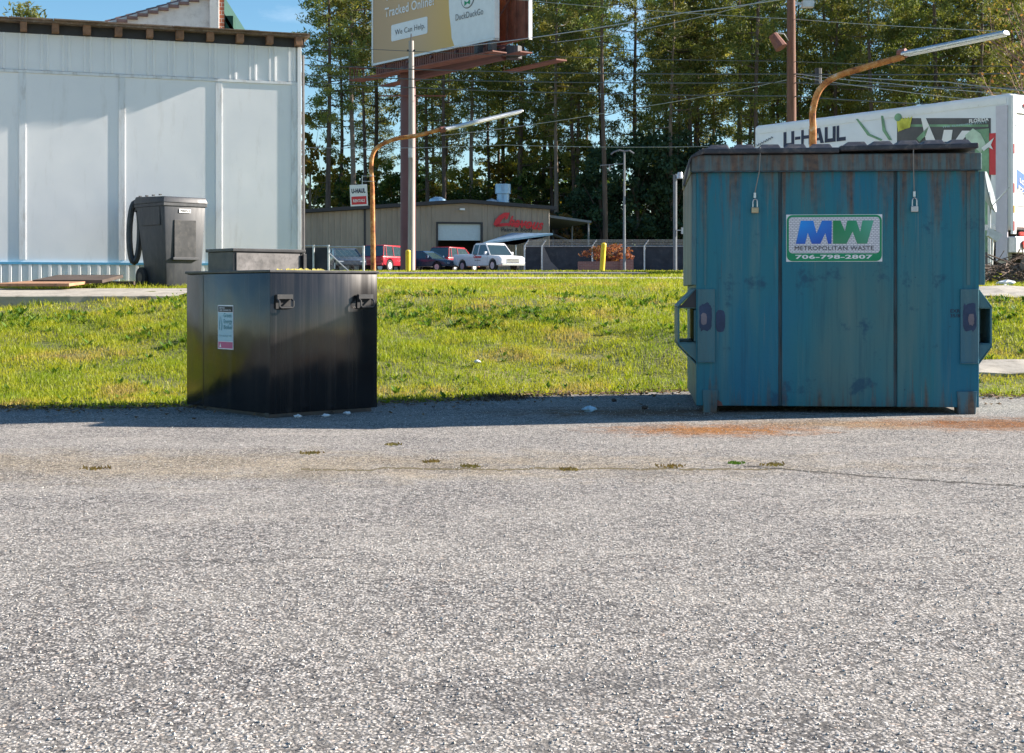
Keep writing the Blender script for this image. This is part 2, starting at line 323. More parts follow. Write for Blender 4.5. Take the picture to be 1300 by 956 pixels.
def mat_asphalt():
    q = NT('worn_asphalt'); v = q.coord(); s = q.sep(v)
    wob = q.n('ShaderNodeVectorMath'); wob.operation = 'ADD'; wn = q.n('ShaderNodeTexNoise'); wn.inputs['Scale'].default_value = 60; wn.inputs['Detail'].default_value = 2
    q.l(v, wn.inputs['Vector']); sc = q.n('ShaderNodeVectorMath'); sc.operation = 'SCALE'; sc.inputs['Scale'].default_value = 0.010
    q.l(wn.outputs['Color'], sc.inputs[0]); q.l(v, wob.inputs[0]); q.l(sc.outputs[0], wob.inputs[1]); vv = wob.outputs[0]
    cell = q.vor(vv, 118, 'F1', 'Color'); edge = q.vor(vv, 118, 'F1', 'Distance')
    g = q.sep(cell)[0]
    stone = q.ramp(g, [(0.0, (0.07, 0.07, 0.075)), (0.14, (0.20, 0.195, 0.19)), (0.32, (0.38, 0.355, 0.33)), (0.72, (0.50, 0.47, 0.435)), (0.93, (0.61, 0.585, 0.55)), (1.0, (0.50, 0.38, 0.30))])
    gap = q.ramp(edge, [(0.40, 0), (0.72, 0.9)])
    c = q.mix(gap, stone, (0.075, 0.07, 0.065))
    c = q.mix(q.ramp(q.noise(q.coord((1, .8, 1), (2, 7, 0)), 42, 4, .75), [(0.40, 0.85), (0.48, 0.0)]), c, (0.07, 0.066, 0.066))  # dark specks: low-sun self-shadowing of the stones painted into the colour
    c = q.mix(q.ramp(q.noise(q.coord((1, .7, 1), (6, 1, 0)), 24, 5, .8), [(0.37, 0.7), (0.43, 0.0)]), c, (0.08, 0.075, 0.07))  # coarser specks of the same painted self-shadowing
    small = q.noise(v, 230, 3, .7); c = q.mix(q.ramp(small, [(0.36, 0.75), (0.50, 0.0)]), c, (0.045, 0.043, 0.045))  # finest specks, shadowed pits likewise painted dark
    big = q.noise(v, 1.6, 9, .75)
    c = q.mix(q.ramp(big, [(0.42, 0.0), (0.75, 0.4)]), c, (0.46, 0.43, 0.38))
    bigd = q.noise(q.coord((1, 1, 1), (4, 3, 0)), 2.6, 9, .75)
    c = q.mix(q.ramp(bigd, [(0.55, 0.0), (0.75, 0.40)]), c, (0.19, 0.18, 0.17))
    # sandy pale tracks in the foreground
    sand = q.ramp(q.noise(q.coord((.6, 2.0, 1), (1, .4, 0)), 1.4, 9, .75), [(0.55, 0), (0.72, 0.4)]); c = q.mix(sand, c, (0.56, 0.51, 0.44))
    oil = q.ramp(q.noise(q.coord((1, 1, 1), (8, 8, 0)), 0.9, 5, .6), [(0.62, 0), (0.72, 0.5)]); c = q.mix(oil, c, (0.12, 0.115, 0.11))
    # rust-coloured run-off below the dumpster
    def blob(cx, cy, rx, ry, amt, nscale=2.2):
        dx = q.math('MULTIPLY', q.math('SUBTRACT', s[0], cx), 1/rx); dy = q.math('MULTIPLY', q.math('SUBTRACT', s[1], cy), 1/ry)
        d = q.math('SQRT', q.math('ADD', q.math('MULTIPLY', dx, dx), q.math('MULTIPLY', dy, dy)))
        d = q.math('ADD', d, q.math('MULTIPLY', q.math('SUBTRACT', q.noise(v, nscale, 8, .7), 0.5), 2.4))
        return q.ramp(d, [(0.25, amt), (1.15, 0)])
    def stain(c, f, col): return q.mix(f, c, q.mix(1.0, c, col, 'MULTIPLY'))
    c = stain(c, blob(1.1, 7.75, 0.75, 0.42, 1.0, 7), (1.0, .48, .17))
    c = stain(c, blob(2.9, 8.1, 0.95, 0.55, 1.0, 7), (.80, .40, .17))
    c = stain(c, blob(2.0, 8.1, 1.1, 0.35, 0.8, 5), (.95, .66, .38))
    c = stain(c, blob(0.85, 8.9, 1.2, 0.45, 0.9, 5), (.62, .36, .22))
    c = stain(c, blob(-1.5, 6.2, 3.8, 0.7, 0.6, 4), (1.0, .86, .62))
    # cracks
    def crack(off, slope, x0, x1, wd, ns):
        n_ = q.math('MULTIPLY', q.math('SUBTRACT', q.noise(q.coord((1, .15, 1), (ns, ns, 0)), 3.0, 8, .65), 0.5), 0.55)
        ln = q.math('ADD', q.math('ADD', q.math('MULTIPLY', s[0], slope), off), n_)
        d = q.math('ABSOLUTE', q.math('SUBTRACT', s[1], ln))
        m = q.ramp(d, [(wd*0.5, 1.0), (wd*1.8, 0.0)])
        gate = q.math('MULTIPLY', q.math('GREATER_THAN', s[0], x0), q.math('LESS_THAN', s[0], x1))
        return q.math('MULTIPLY', m, gate)
    c = q.mix(crack(6.05, 0.0, -0.9, 1.2, 0.022, 0), c, (0.12, 0.095, 0.05))
    c = q.mix(crack(6.75, -0.62, 1.0, 2.2, 0.02, 3), c, (0.05, 0.045, 0.04))
    c = q.mix(crack(4.2, 0.25, -3, -0.4, 0.006, 6), c, (0.09, 0.085, 0.08))
    q.set(base=c, rough=0.9, spec=0.2)
    h = q.mix(0.45, q.ramp(edge, [(0.0, 1), (0.75, 0)]), q.noise(v, 230, 3, .7))
    q.bump(h, 0.8, 0.005); return q.m
M['asphalt'] = mat_asphalt()

def mat_ground():
    q = NT('soil_and_thatch'); v = q.coord()
    c = q.ramp(q.noise(v, 1.4, 8, .65), [(0.3, (0.10, 0.09, 0.03)), (0.5, (0.13, 0.15, 0.03)), (0.62, (0.24, 0.22, 0.06)), (0.78, (0.30, 0.23, 0.13))])
    c = q.mix(q.ramp(q.noise(v, 30, 5), [(0.35, 0.7), (0.55, 0)]), c, (0.06, 0.055, 0.02))
    q.set(base=c, rough=0.95); q.bump(q.noise(v, 25, 6), 0.8, 0.03); return q.m
M['ground'] = mat_ground()

def mat_leaf(name, stops, scale=0.5, trans=0.35, rand=0.25, tcol=None, bright=1.0):
    q = NT(name); v = q.coord()
    c = q.ramp(q.noise(v, scale, 5, .6), stops)
    oi = q.n('ShaderNodeObjectInfo'); hsv = q.n('ShaderNodeHueSaturation')
    q.l(c, hsv.inputs['Color'])
    q.l(q.math('ADD', 1-rand, q.math('MULTIPLY', oi.outputs['Random'], 2*rand)), hsv.inputs['Value'])
    q.l(q.math('ADD', 0.485, q.math('MULTIPLY', oi.outputs['Random'], 0.03)), hsv.inputs['Hue'])
    q.set(base=hsv.outputs[0], rough=0.6, spec=0.25)
    tr = q.n('ShaderNodeBsdfTranslucent'); mxs = q.n('ShaderNodeMixShader'); mxs.inputs[0].default_value = trans
    tb = q.mix(1.0, hsv.outputs[0], (1.25, 1.2, 0.6), 'MULTIPLY'); q.l(tb, tr.inputs['Color'])
    q.l(q.p.outputs[0], mxs.inputs[1]); q.l(tr.outputs[0], mxs.inputs[2]); q.l(mxs.outputs[0], q.out.inputs[0]); return q.m
M['needles'] = mat_leaf('pine_needles', [(0.3, (0.07, 0.12, 0.04)), (0.5, (0.17, 0.20, 0.055)), (0.7, (0.36, 0.31, 0.08))], 0.45, 0.35)
M['leaves_yellow'] = mat_leaf('yellowing_leaves', [(0.3, (0.12, 0.13, 0.025)), (0.5, (0.22, 0.20, 0.035)), (0.7, (0.36, 0.24, 0.05))], 0.5, 0.45)
M['leaves_green'] = mat_leaf('green_leaves', [(0.3, (0.03, 0.065, 0.02)), (0.5, (0.06, 0.10, 0.025)), (0.7, (0.12, 0.16, 0.03))], 0.5, 0.35)
M['leaves_dark'] = mat_leaf('dark_evergreen_leaves', [(0.3, (0.025, 0.055, 0.030)), (0.55, (0.045, 0.085, 0.042)), (0.75, (0.085, 0.12, 0.05))], 0.6, 0.2)
M['leaves_orange'] = mat_leaf('orange_leaves', [(0.3, (0.20, 0.10, 0.04)), (0.5, (0.42, 0.17, 0.10)), (0.7, (0.22, 0.24, 0.05))], 2.0, 0.4)
M['leaves_rust'] = mat_leaf('rusty_leaves', [(0.3, (0.16, 0.07, 0.03)), (0.5, (0.26, 0.13, 0.05)), (0.7, (0.22, 0.18, 0.05))], 0.6, 0.4)

def mat_grass():
    q = NT('lawn_grass'); v = q.coord()
    n1 = q.noise(v, 1.3, 6, .65); n2 = q.noise(q.coord((1, 1, 1), (9, 2, 0)), 40, 2)
    c = q.ramp(n1, [(0.30, (0.17, 0.26, 0.008)), (0.44, (0.30, 0.36, 0.010)), (0.56, (0.43, 0.42, 0.015)), (0.62, (0.48, 0.36, 0.07)), (0.70, (0.34, 0.22, 0.11))])
    c = q.mix(q.ramp(n2, [(0.35, 0.65), (0.55, 0)]), c, (0.10, 0.16, 0.02))
    c = q.mix(q.ramp(n2, [(0.62, 0), (0.75, 0.8)]), c, (0.48, 0.40, 0.18))
    q.set(base=c, rough=0.5, spec=0.3)
    tr = q.n('ShaderNodeBsdfTranslucent'); mxs = q.n('ShaderNodeMixShader'); mxs.inputs[0].default_value = 0.45
    q.l(c, tr.inputs['Color']); q.l(q.p.outputs[0], mxs.inputs[1]); q.l(tr.outputs[0], mxs.inputs[2]); q.l(mxs.outputs[0], q.out.inputs[0]); return q.m
M['grass'] = mat_grass()
M['dry_weed'] = mat_leaf('dry_weed', [(0.3, (0.16, 0.10, 0.04)), (0.6, (0.28, 0.22, 0.08)), (0.8, (0.20, 0.20, 0.05))], 9.0, 0.2, 0.0)
M['weeds'] = mat_leaf('broad_weeds', [(0.3, (0.06, 0.13, 0.02)), (0.6, (0.12, 0.22, 0.03)), (0.8, (0.20, 0.24, 0.05))], 3.0, 0.35, 0.0)
M['leaf_litter'] = mat_leaf('fallen_leaves', [(0.3, (0.10, 0.06, 0.035)), (0.55, (0.20, 0.13, 0.07)), (0.7, (0.34, 0.26, 0.16))], 9.0, 0.1, 0.0)

# ---------------------------------------------------------------- terrain
def edge_y(x):                                        # back edge of the car park
    base = np.interp(x, [-9, -3.2, -1.0, 0.0, 1.2, 2.6, 3.6, 6, 12], [9.1, 9.15, 9.45, 10.15, 10.75, 10.7, 10.2, 9.7, 9.2])
    return base+0.05*np.sin(x*5.3)+0.03*np.sin(x*13.1+1)+0.02*np.sin(x*31)
PY = [9, 10.4, 11.5, 13, 14.5, 16, 17.5, 19.5, 22, 26, 30, 38, 46, 60, 80, 110, 140, 200, 600]
PZ = [0, 0.03, 0.14, 0.36, 0.53, 0.66, 0.76, 0.87, 0.95, 1.03, 1.12, 1.26, 1.38, 1.60, 1.85, 2.25, 2.8, 4.2, 14]
def hgt(x, y):
    x = np.asarray(x, float); y = np.asarray(y, float)
    off = np.clip((y-edge_y(x))/1.2, 0, 1)
    z = np.interp(y, PY, PZ)*off
    und = (0.035*np.sin(x*1.7+y*.9)+0.02*np.sin(x*3.9-y*2.3)+0.012*np.sin(x*7.1+y*5.7))*np.clip((y-10.6)/2, 0, 1)*np.clip((19-y)/2, 0, 1)
    return z+und
def H(x, y): return float(hgt(x, y))

xs = np.concatenate([np.linspace(-600, -60, 10), np.linspace(-50, -12, 12), np.arange(-10, 12.01, 0.2), np.linspace(15, 60, 14), np.linspace(80, 600, 10)])
ys = np.concatenate([np.linspace(-60, 8, 6), np.arange(8.8, 24, 0.2), np.arange(25, 60, 2.5), np.arange(60, 220, 10), np.linspace(240, 600, 6)])
gx, gy = np.meshgrid(xs, ys); gz = hgt(gx, gy)
gz = np.where(gy < 8.85, -0.02, gz-0.02*(gz < 0.004))
nx, ny = len(xs), len(ys)
ii = (np.arange(ny-1)[:, None]*nx+np.arange(nx-1)[None, :]).ravel()
fc = np.stack([ii, ii+1, ii+1+nx, ii+nx], 1).ravel()
g = raw_mesh('ground', np.stack([gx.ravel(), gy.ravel(), gz.ravel()], 1), fc, 4, M['ground']); tag(g, kind='structure')
g.data.polygons.foreach_set('use_smooth', [True]*len(g.data.polygons))
# the car park sheet
lx = np.concatenate([np.linspace(-60, -11, 6), np.arange(-10, 12.01, 0.06), np.linspace(14, 60, 6)])
V = []; FF = []
for x in lx: V += [(x, -40, 0.004), (x, 5, 0.004), (x, float(edge_y(x)), 0.004), (x, float(edge_y(x))+0.02, -0.03)]
for i in range(len(lx)-1):
    for k in range(3): a = i*4+k; FF += [a, a+4, a+5, a+1]
tag(raw_mesh('parking_lot', V, FF, 4, M['asphalt']), kind='structure')

def strip(name, x0, x1, ya, yb, mat, lift=0.03, step=0.5, jag=0.0, kind='structure'):   # a sheet that follows the ground
    V = []; FF = []; n = max(2, int((x1-x0)/step)); X = np.linspace(x0, x1, n); my = 5
    for i, x in enumerate(X):
        a = ya(x) if callable(ya) else ya; b = yb(x) if callable(yb) else yb
        for k in range(my):
            y = a+(b-a)*k/(my-1)
            if jag and k in (0, my-1): y += random.uniform(-jag, jag)
            V.append((x, y, H(x, y)+lift))
        V.append((x, a, H(x, a)-0.06))
    for i in range(n-1):
        b = i*(my+1)
        for k in range(my-1): FF += [b+k, b+k+my+1, b+k+my+2, b+k+1]
        FF += [b+my, b+my+my+1, b+my+1, b]
    o = raw_mesh(name, V, FF, 4, mat); return tag(o, kind=kind)
# pavement strip beside the road, driveway, far lot
strip('road', -60, 120, 68, 104, M['asphalt_far'], 0.02, 4)
strip('pavement', -60, 120, 21.2, 22.8, M['concrete'], 0.025, 0.5, 0.05)
strip('kerb', -2.6, 2.6, 27.0, 29.2, M['asphalt_far'], 0.06, 0.4, 0.1)
strip('path', 3.95, 12, 16.6, 17.9, M['concrete'], 0.02, 0.3, 0.08)
strip('kerb', 3.3, 12, 11.2, 11.75, M['concrete'], 0.03, 0.2, 0.03)
strip('driveway', 2.0, 60, 62, 68.5, M['concrete'], 0.02, 2)

# concrete slab in front of the white building
def slab():
    m = MB(); X = np.linspace(-12, -3.75, 60); top = []; bot = []
    for i, x in enumerate(X):
        t = (x+12)/8.25; y0 = 15.1+1.5*max(0, (t-0.62))*1.6+0.03*math.sin(x*1.7)+random.uniform(-.006, .006)
        z = 0.70+0.02*t
        m.v += [(x, y0+0.03, H(x, y0)-0.15), (x, y0, z-.012), (x, y0+.02, z), (x, 17.3+0.05*math.sin(x*3), z+0.08), (x, 17.5, z-0.05)]
    for i in range(59):
        for k in range(4): a = i*5+k; m.f.append((a, a+5, a+6, a+1))
    o = m.build('slab', M['concrete'])
    return tag(o, kind='structure')
slab()

# ---------------------------------------------------------------- grass, weeds, litter
def blades(n, xr, yr, hmin, hmax, wd, mask=None, zf=hgt, lean=1.3):
    x = rng.uniform(*xr, n); y = rng.uniform(*yr, n)
    ok = y > edge_y(x)+rng.normal(0.02, 0.03, n)
    if mask is not None: ok &= mask(x, y)
    x, y = x[ok], y[ok]; n = len(x); z = zf(x, y)
    cl = 0.5+0.5*np.sin(x*4.1+2*np.sin(y*3.3))*np.sin(y*5.2+1.7*np.sin(x*2.9)); h = (hmin+(hmax-hmin)*rng.random(n)**1.5)*(0.6+0.8*cl)
    a = rng.uniform(0, 2*np.pi, n); b = rng.uniform(0, 2*np.pi, n); ln = rng.uniform(0.1, lean, n)*h
    dx, dy = np.cos(a)*wd/2, np.sin(a)*wd/2
    p0 = np.stack([x-dx, y-dy, z-0.01], 1); p1 = np.stack([x+dx, y+dy, z-0.01], 1)
    mx_, my_ = x+np.cos(b)*ln*.35, y+np.sin(b)*ln*.35
    p2 = np.stack([mx_+dx*.7, my_+dy*.7, z+h*.6], 1); p3 = np.stack([mx_-dx*.7, my_-dy*.7, z+h*.6], 1)
    tx, ty = x+np.cos(b)*ln, y+np.sin(b)*ln
    p4 = np.stack([tx+dx*.1, ty+dy*.1, z+h], 1); p5 = np.stack([tx-dx*.1, ty-dy*.1, z+h], 1)
    Vv = np.stack([p0, p1, p2, p3, p4, p5], 1).reshape(-1, 3); o = np.arange(n)*6
    return Vv, np.stack([o, o+1, o+2, o+3, o+3, o+2, o+4, o+5], 1).ravel()
def bank_mask(x, y):
    sl = (x < -3.8) & (y > 15.12+2.4*np.maximum(0, (x+12)/8.25-0.62)) & (y < 17.4); pt = (x > 3.95) & (y > 16.6) & (y < 17.9); kb = (x > 3.3) & (y > 11.2) & (y < 11.75)
    bare = (np.sin(x*1.9+.5)*np.sin(y*2.7+x)+0.4*np.sin(x*6+y*4) > 1.02) & (rng.random(len(x)) < .7)
    return ~(sl | pt | kb | bare)
parts = [blades(230000, (-6.5, 7.0), (9.0, 14.5), 0.015, 0.052, 0.006, bank_mask),
         blades(120000, (-8, 9), (14.5, 21.2), 0.02, 0.066, 0.008, bank_mask),
         blades(80000, (-12, 20), (22.8, 34), 0.02, 0.06, 0.018, lambda x, y: ~((np.abs(x) < 2.6) & (y > 27) & (y < 29.2))),
         blades(60000, (-20, 32), (34, 61), 0.02, 0.07, 0.035)]
o0 = 0; VV = []; FFF = []
for v_, f_ in parts: VV.append(v_); FFF.append(f_+o0); o0 += len(v_)
tag(raw_mesh('grass', np.concatenate(VV), np.concatenate(FFF), 4, M['grass']), 'green and straw coloured lawn on the bank behind the containers', 'grass', kind='stuff')

def rosettes(n, xr, yr, size, dens):
    V = []; FF = []
    for _ in range(n):
        x = random.uniform(*xr); y = random.uniform(*yr)
        if y < edge_y(x)+.1 or not dens(x, y): continue
        z = H(x, y); k = random.randint(6, 12); s = size*random.uniform(.5, 1.3)
        for i in range(k):
            a = random.uniform(0, 6.28); l = s*random.uniform(.5, 1); up = random.uniform(.3, 1.2)*l; wd = l*.28
            ca, sa = math.cos(a), math.sin(a); b = len(V)
            V += [(x, y, z), (x+ca*l*.5-sa*wd, y+sa*l*.5+ca*wd, z+up*.6), (x+ca*l, y+sa*l, z+up), (x+ca*l*.5+sa*wd, y+sa*l*.5-ca*wd, z+up*.6)]
            FF += [b, b+1, b+2, b+3]
    return V, FF
v1, f1 = rosettes(3800, (-7, 7), (12.4, 16.8), 0.065, lambda x, y: math.sin(x*1.3+2)*math.sin(y*1.9)+random.uniform(-.5, .9)-max(0, 14.3-y)*.5 > 0.15 and not (x < -3.9 and y > 15) and not (x > 3.9 and y > 16.5))
v2, f2 = rosettes(350, (-7, 7), (9.2, 12.2), 0.05, lambda x, y: not (x > 3.3 and 11.1 < y < 11.8))
tag(raw_mesh('weeds', v1+v2, f1+[i+len(v1) for i in f2], 4, M['weeds']), 'dark broad leaved weeds scattered through the upper grass bank', 'weeds', kind='stuff')
# fallen leaves along the asphalt edge
V = []; FF = []
for _ in range(5200):
    x = random.uniform(-6, 7); y = edge_y(x)+random.gauss(-0.02, 0.16)
    if random.random() < .10: y -= abs(random.gauss(0, .5))
    z = 0.008+max(0, H(x, y)); s = random.uniform(.008, .024); a = random.uniform(0, 6.28); b = len(V)
    for k in range(4):
        t = a+k*1.57; V.append((x+math.cos(t)*s*(1 if k % 2 else .55), y+math.sin(t)*s*(1 if k % 2 else .55), z+random.uniform(0, .018)))
    FF += [b, b+1, b+2, b+3]
tag(raw_mesh('leaf_litter', V, FF, 4, M['leaf_litter']), 'brown fallen leaves along the edge of the asphalt', 'leaf litter', kind='stuff')
# loose pebbles on the asphalt
V = []; FF = []
OCT = [(0, 2, 4), (2, 1, 4), (1, 3, 4), (3, 0, 4), (2, 0, 5), (1, 2, 5), (3, 1, 5), (0, 3, 5)]
for _ in range(16000):
    y = 2.2+7.4*random.random()**1.3; x = random.uniform(-.42, .42)*y; s = random.uniform(.0018, .0046)
    q = Matrix.Rotation(random.uniform(0, 6.28), 3, 'Z'); b = len(V)
    for p in ((s, 0, 0), (-s, 0, 0), (0, s*.8, 0), (0, -s*.8, 0), (0, 0, s*.7), (0, 0, -s*.7)):
        p = q @ Vector([c*random.uniform(.7, 1.2) for c in p]); V.append((x+p.x, y+p.y, .004+s*.35+p.z))
    for f in OCT: FF += [b+i for i in f]
qp = NT('pebbles'); qp.set(base=qp.ramp(qp.noise(qp.coord(), 90, 2), [(0.3, (0.22, 0.20, 0.18)), (0.5, (0.45, 0.42, 0.38)), (0.7, (0.7, 0.68, 0.64))]), rough=0.9)
tag(raw_mesh('gravel', V, FF, 3, qp.m), 'loose pale pebbles scattered over the asphalt', 'gravel', kind='stuff')

def tuft(name, label, x, y, n, spread, h, mat, group=None):
    V = []; FF = []
    for _ in range(n):
        a = random.uniform(0, 6.28); r = spread*random.random(); px, py = x+math.cos(a)*r*1.9, y+math.sin(a)*r*1.5+.4*(math.cos(a*2)*r); hh = h*random.uniform(.4, 1); b = len(V)
        dx = .004; lx_, ly_ = random.uniform(-1, 1)*hh*.9, random.uniform(-1, 1)*hh*.9
        V += [(px-dx-x, py-y, 0), (px+dx-x, py-y, 0), (px+dx*.4+lx_-x, py+ly_-y, hh*random.uniform(.3, 1.8)), (px-dx*.4+lx_-x, py+ly_-y, hh)]; FF += [b, b+1, b+2, b+3]
    o = raw_mesh(name, V, FF, 4, mat); o.location = (x, y, 0.005); return tag(o, label, 'weed', group)
for px, py, lab in ((548, 588, 'small dry weed tuft in the asphalt nearest the black bin'), (598, 594, 'long flat weed tuft in the crack, second from the left'),
                    (722, 598, 'weed tuft in the crack at the middle of the lot'), (850, 594, 'straw coloured weed tuft in the crack just right of the middle'),
                    (935, 590, 'bushy green tuft in the crack below the dumpster logo side'), (980, 592, 'last weed tuft at the right end of the crack'),
                    (395, 577, 'low straw tuft in the asphalt in front of the black bin'), (120, 597, 'brown weed patch in the asphalt far left'), (498, 566, 'tiny dark tuft just past the shadow right of the black bin')):
    Y = CZ*F/(py-HY); tuft('weed_tuft', lab, (px-HX)/F*Y, Y, 60, random.uniform(.018, .045), 0.011, M['weeds'] if px == 935 else M['dry_weed'], 'weed tufts in the asphalt')
tuft('dead_grass_clump', 'dark clump of dead grass at the lawn edge between the containers', -0.12, 10.02, 420, 0.15, 0.03, M['dead_grass'])['kind'] = 'stuff'
# litter
def crumple(name, label, x, y, z, s, mat, flat=.5, cat='litter', group=None, n=2):
    bm = bmesh.new(); bmesh.ops.create_icosphere(bm, subdivisions=n, radius=s)
    for v in bm.verts: v.co = Vector((v.co.x*random.uniform(.6, 1.3), v.co.y*random.uniform(.6, 1.3), v.co.z*flat*random.uniform(.5, 1.3)))
    me = bpy.data.meshes.new(name); bm.to_mesh(me); bm.free(); me.materials.append(mat)
    o = bpy.data.objects.new(name, me); COL.objects.link(o); o.location = (x, y, z+s*flat*.75); return tag(o, label, cat, group)
crumple('crumpled_bottle', 'crushed clear plastic bottle on the shaded asphalt by the dumpster', 0.485, 8.93, .004, .045, M['litter_blue'], .5)
crumple('stone', 'dark stone on the shaded asphalt left of the dumpster', 0.85, 9.12, .004, .022, M['dark_wood'], .7, 'stone')
crumple('stone', 'brown pebble on the pale lawn edge left of the dumpster', 0.70, 9.75, .004, .02, M['dark_wood'], .7, 'stone')
for i, (px, py, lb) in enumerate(((378, 531, 'white paper scrap by the near corner of the black bin'), (414, 530, 'white paper scrap under the middle of the black bin'), (441, 527, 'white paper scrap under the right end of the black bin'))):
    Y = CZ*F/(py-HY); crumple('paper_scrap', lb, (px-HX)/F*Y, Y, .004, .024, M['litter'], .45, 'litter', 'paper scraps under the black bin')
crumple('paper_scrap', 'small white scrap lying on the grass between the containers', -0.28, 11.6, H(-.28, 11.6)+.03, .028, M['litter'], .5)
crumple('white_bag', 'white plastic bag lying in front of the brush pile', 6.45, 18.6, H(6.45, 18.6), .13, M['litter'], .35, 'bag')

# ---------------------------------------------------------------- lettering
def text_mesh(name, txt, mat, parent, O, U, Vv, width, height, N=None, off=0.003, bold=0.0, shear=0.0, th=0.0):
    cu = bpy.data.curves.new(name, 'FONT'); cu.body = txt; cu.size = 1; cu.offset = bold; cu.shear = shear; cu.resolution_u = 3; cu.space_character = 1.05
    ob = bpy.data.objects.new(name+'_curve', cu); COL.objects.link(ob)
    dg = bpy.context.evaluated_depsgraph_get(); dg.update(); me = bpy.data.meshes.new_from_object(ob.evaluated_get(dg))
    bpy.data.objects.remove(ob); bpy.data.curves.remove(cu)
    co = np.array([v.co[:] for v in me.vertices]); lo = co.min(0); hi = co.max(0); sx = width/(hi[0]-lo[0]); sy = height/(hi[1]-lo[1])
    U = Vector(U).normalized(); Vv = Vector(Vv).normalized(); N = Vector(N) if N else U.cross(Vv)
    for v in me.vertices:
        v.co = Vector(O)+U*((v.co.x-lo[0])*sx)+Vv*((v.co.y-lo[1])*sy)+N*off
    me.name = name; me.materials.clear(); me.materials.append(mat)
    o = bpy.data.objects.new(name, me); COL.objects.link(o); o.parent = parent; return o

def poly_on(name, polys, mat, parent, O, U, Vv, off=0.003, th=0.002):      # filled polygons lying on a plane, with a little thickness
    U = Vector(U).normalized(); Vv = Vector(Vv).normalized(); N = U.cross(Vv); m = MB(); O = Vector(O)
    for poly in polys:
        n = len(poly); P = [O+U*a+Vv*b+N*off for a, b in poly]+[O+U*a+Vv*b+N*(off-th) for a, b in poly]
        m.add(P, [tuple(range(n)), tuple(reversed(range(n, 2*n)))]+[(i, i+n, (i+1) % n+n, (i+1) % n) for i in range(n)])
    return m.build(name, mat, parent)
def rrect(x0, x1, y0, y1, r, n=5):
    P = []
    for cx, cy, a0 in ((x1-r, y1-r, 0), (x0+r, y1-r, 90), (x0+r, y0+r, 180), (x1-r, y0+r, 270)):
        for k in range(n+1): a = R(a0+90*k/n); P.append((cx+r*math.cos(a), cy+r*math.sin(a)))
    return P
def disc(cx, cy, r, n=20, ry=None): return [(cx+r*math.cos(2*math.pi*k/n), cy+(ry or r)*math.sin(2*math.pi*k/n)) for k in range(n)]

# ---------------------------------------------------------------- teal dumpster
D0 = Vector((1.154, 8.91, 0)); DR = -5.0
dump = thing('dumpster', 'large weathered teal steel dumpster with black plastic lids on the asphalt', 'dumpster', D0, R(DR))
WD, DD = 1.729, 1.58
m = MB()
for (x0, x1) in ((0, .508), (.530, 1.213), (1.235, WD)): m.box(x0, x1, 0, .02, .045, 1.505)
m.box(0.0, WD, 0.02, 0.034, .045, 1.505)
m.box(0, .02, .034, DD, .045, 1.505).box(WD-.02, WD, .034, DD, .045, 1.505).box(.02, WD-.02, DD-.02, DD, .045, 1.505).box(.02, WD-.02, .034, DD-.02, .045, .07)
m.build('body', M['teal'], dump, .004)
for x0 in (.508, 1.213):
    mm = MB(); mm.box(x0+.001, x0+.021, .010, .019, .05, 1.504); mm.build('panel_seam', M['groove'], dump)
m = MB(); m.box(-.035, WD+.01, -.032, .06, 1.505, 1.612); m.box(-.035, .03, .06, DD+.03, 1.505, 1.612); m.box(WD-.03, WD+.01, .06, DD+.03, 1.505, 1.612); m.box(.03, WD-.03, DD-.03, DD+.03, 1.505, 1.612)
m.build('rim', M['teal_rust'], dump, .008)
m = MB(); m.box(-.03, WD+.004, -.036, -.0325, 1.503, 1.509); m.build('rim_edge', M['groove'], dump)
m = MB(); m.box(-.03, 0, .0, DD, .80, 1.50); m.build('side_rail', M['teal_heavy'], dump, .004)
m = MB(); m.box(WD, WD+.036, .0, DD, .80, 1.50); m.build('side_rail', M['teal_heavy'], dump, .004)
for a_, b_ in ((WD-.075, WD-.055), (.05, .062)): m = MB(); m.box(a_, b_, -.005, .0, .80, 1.50); m.build('weld_strip', M['teal_heavy'], dump)
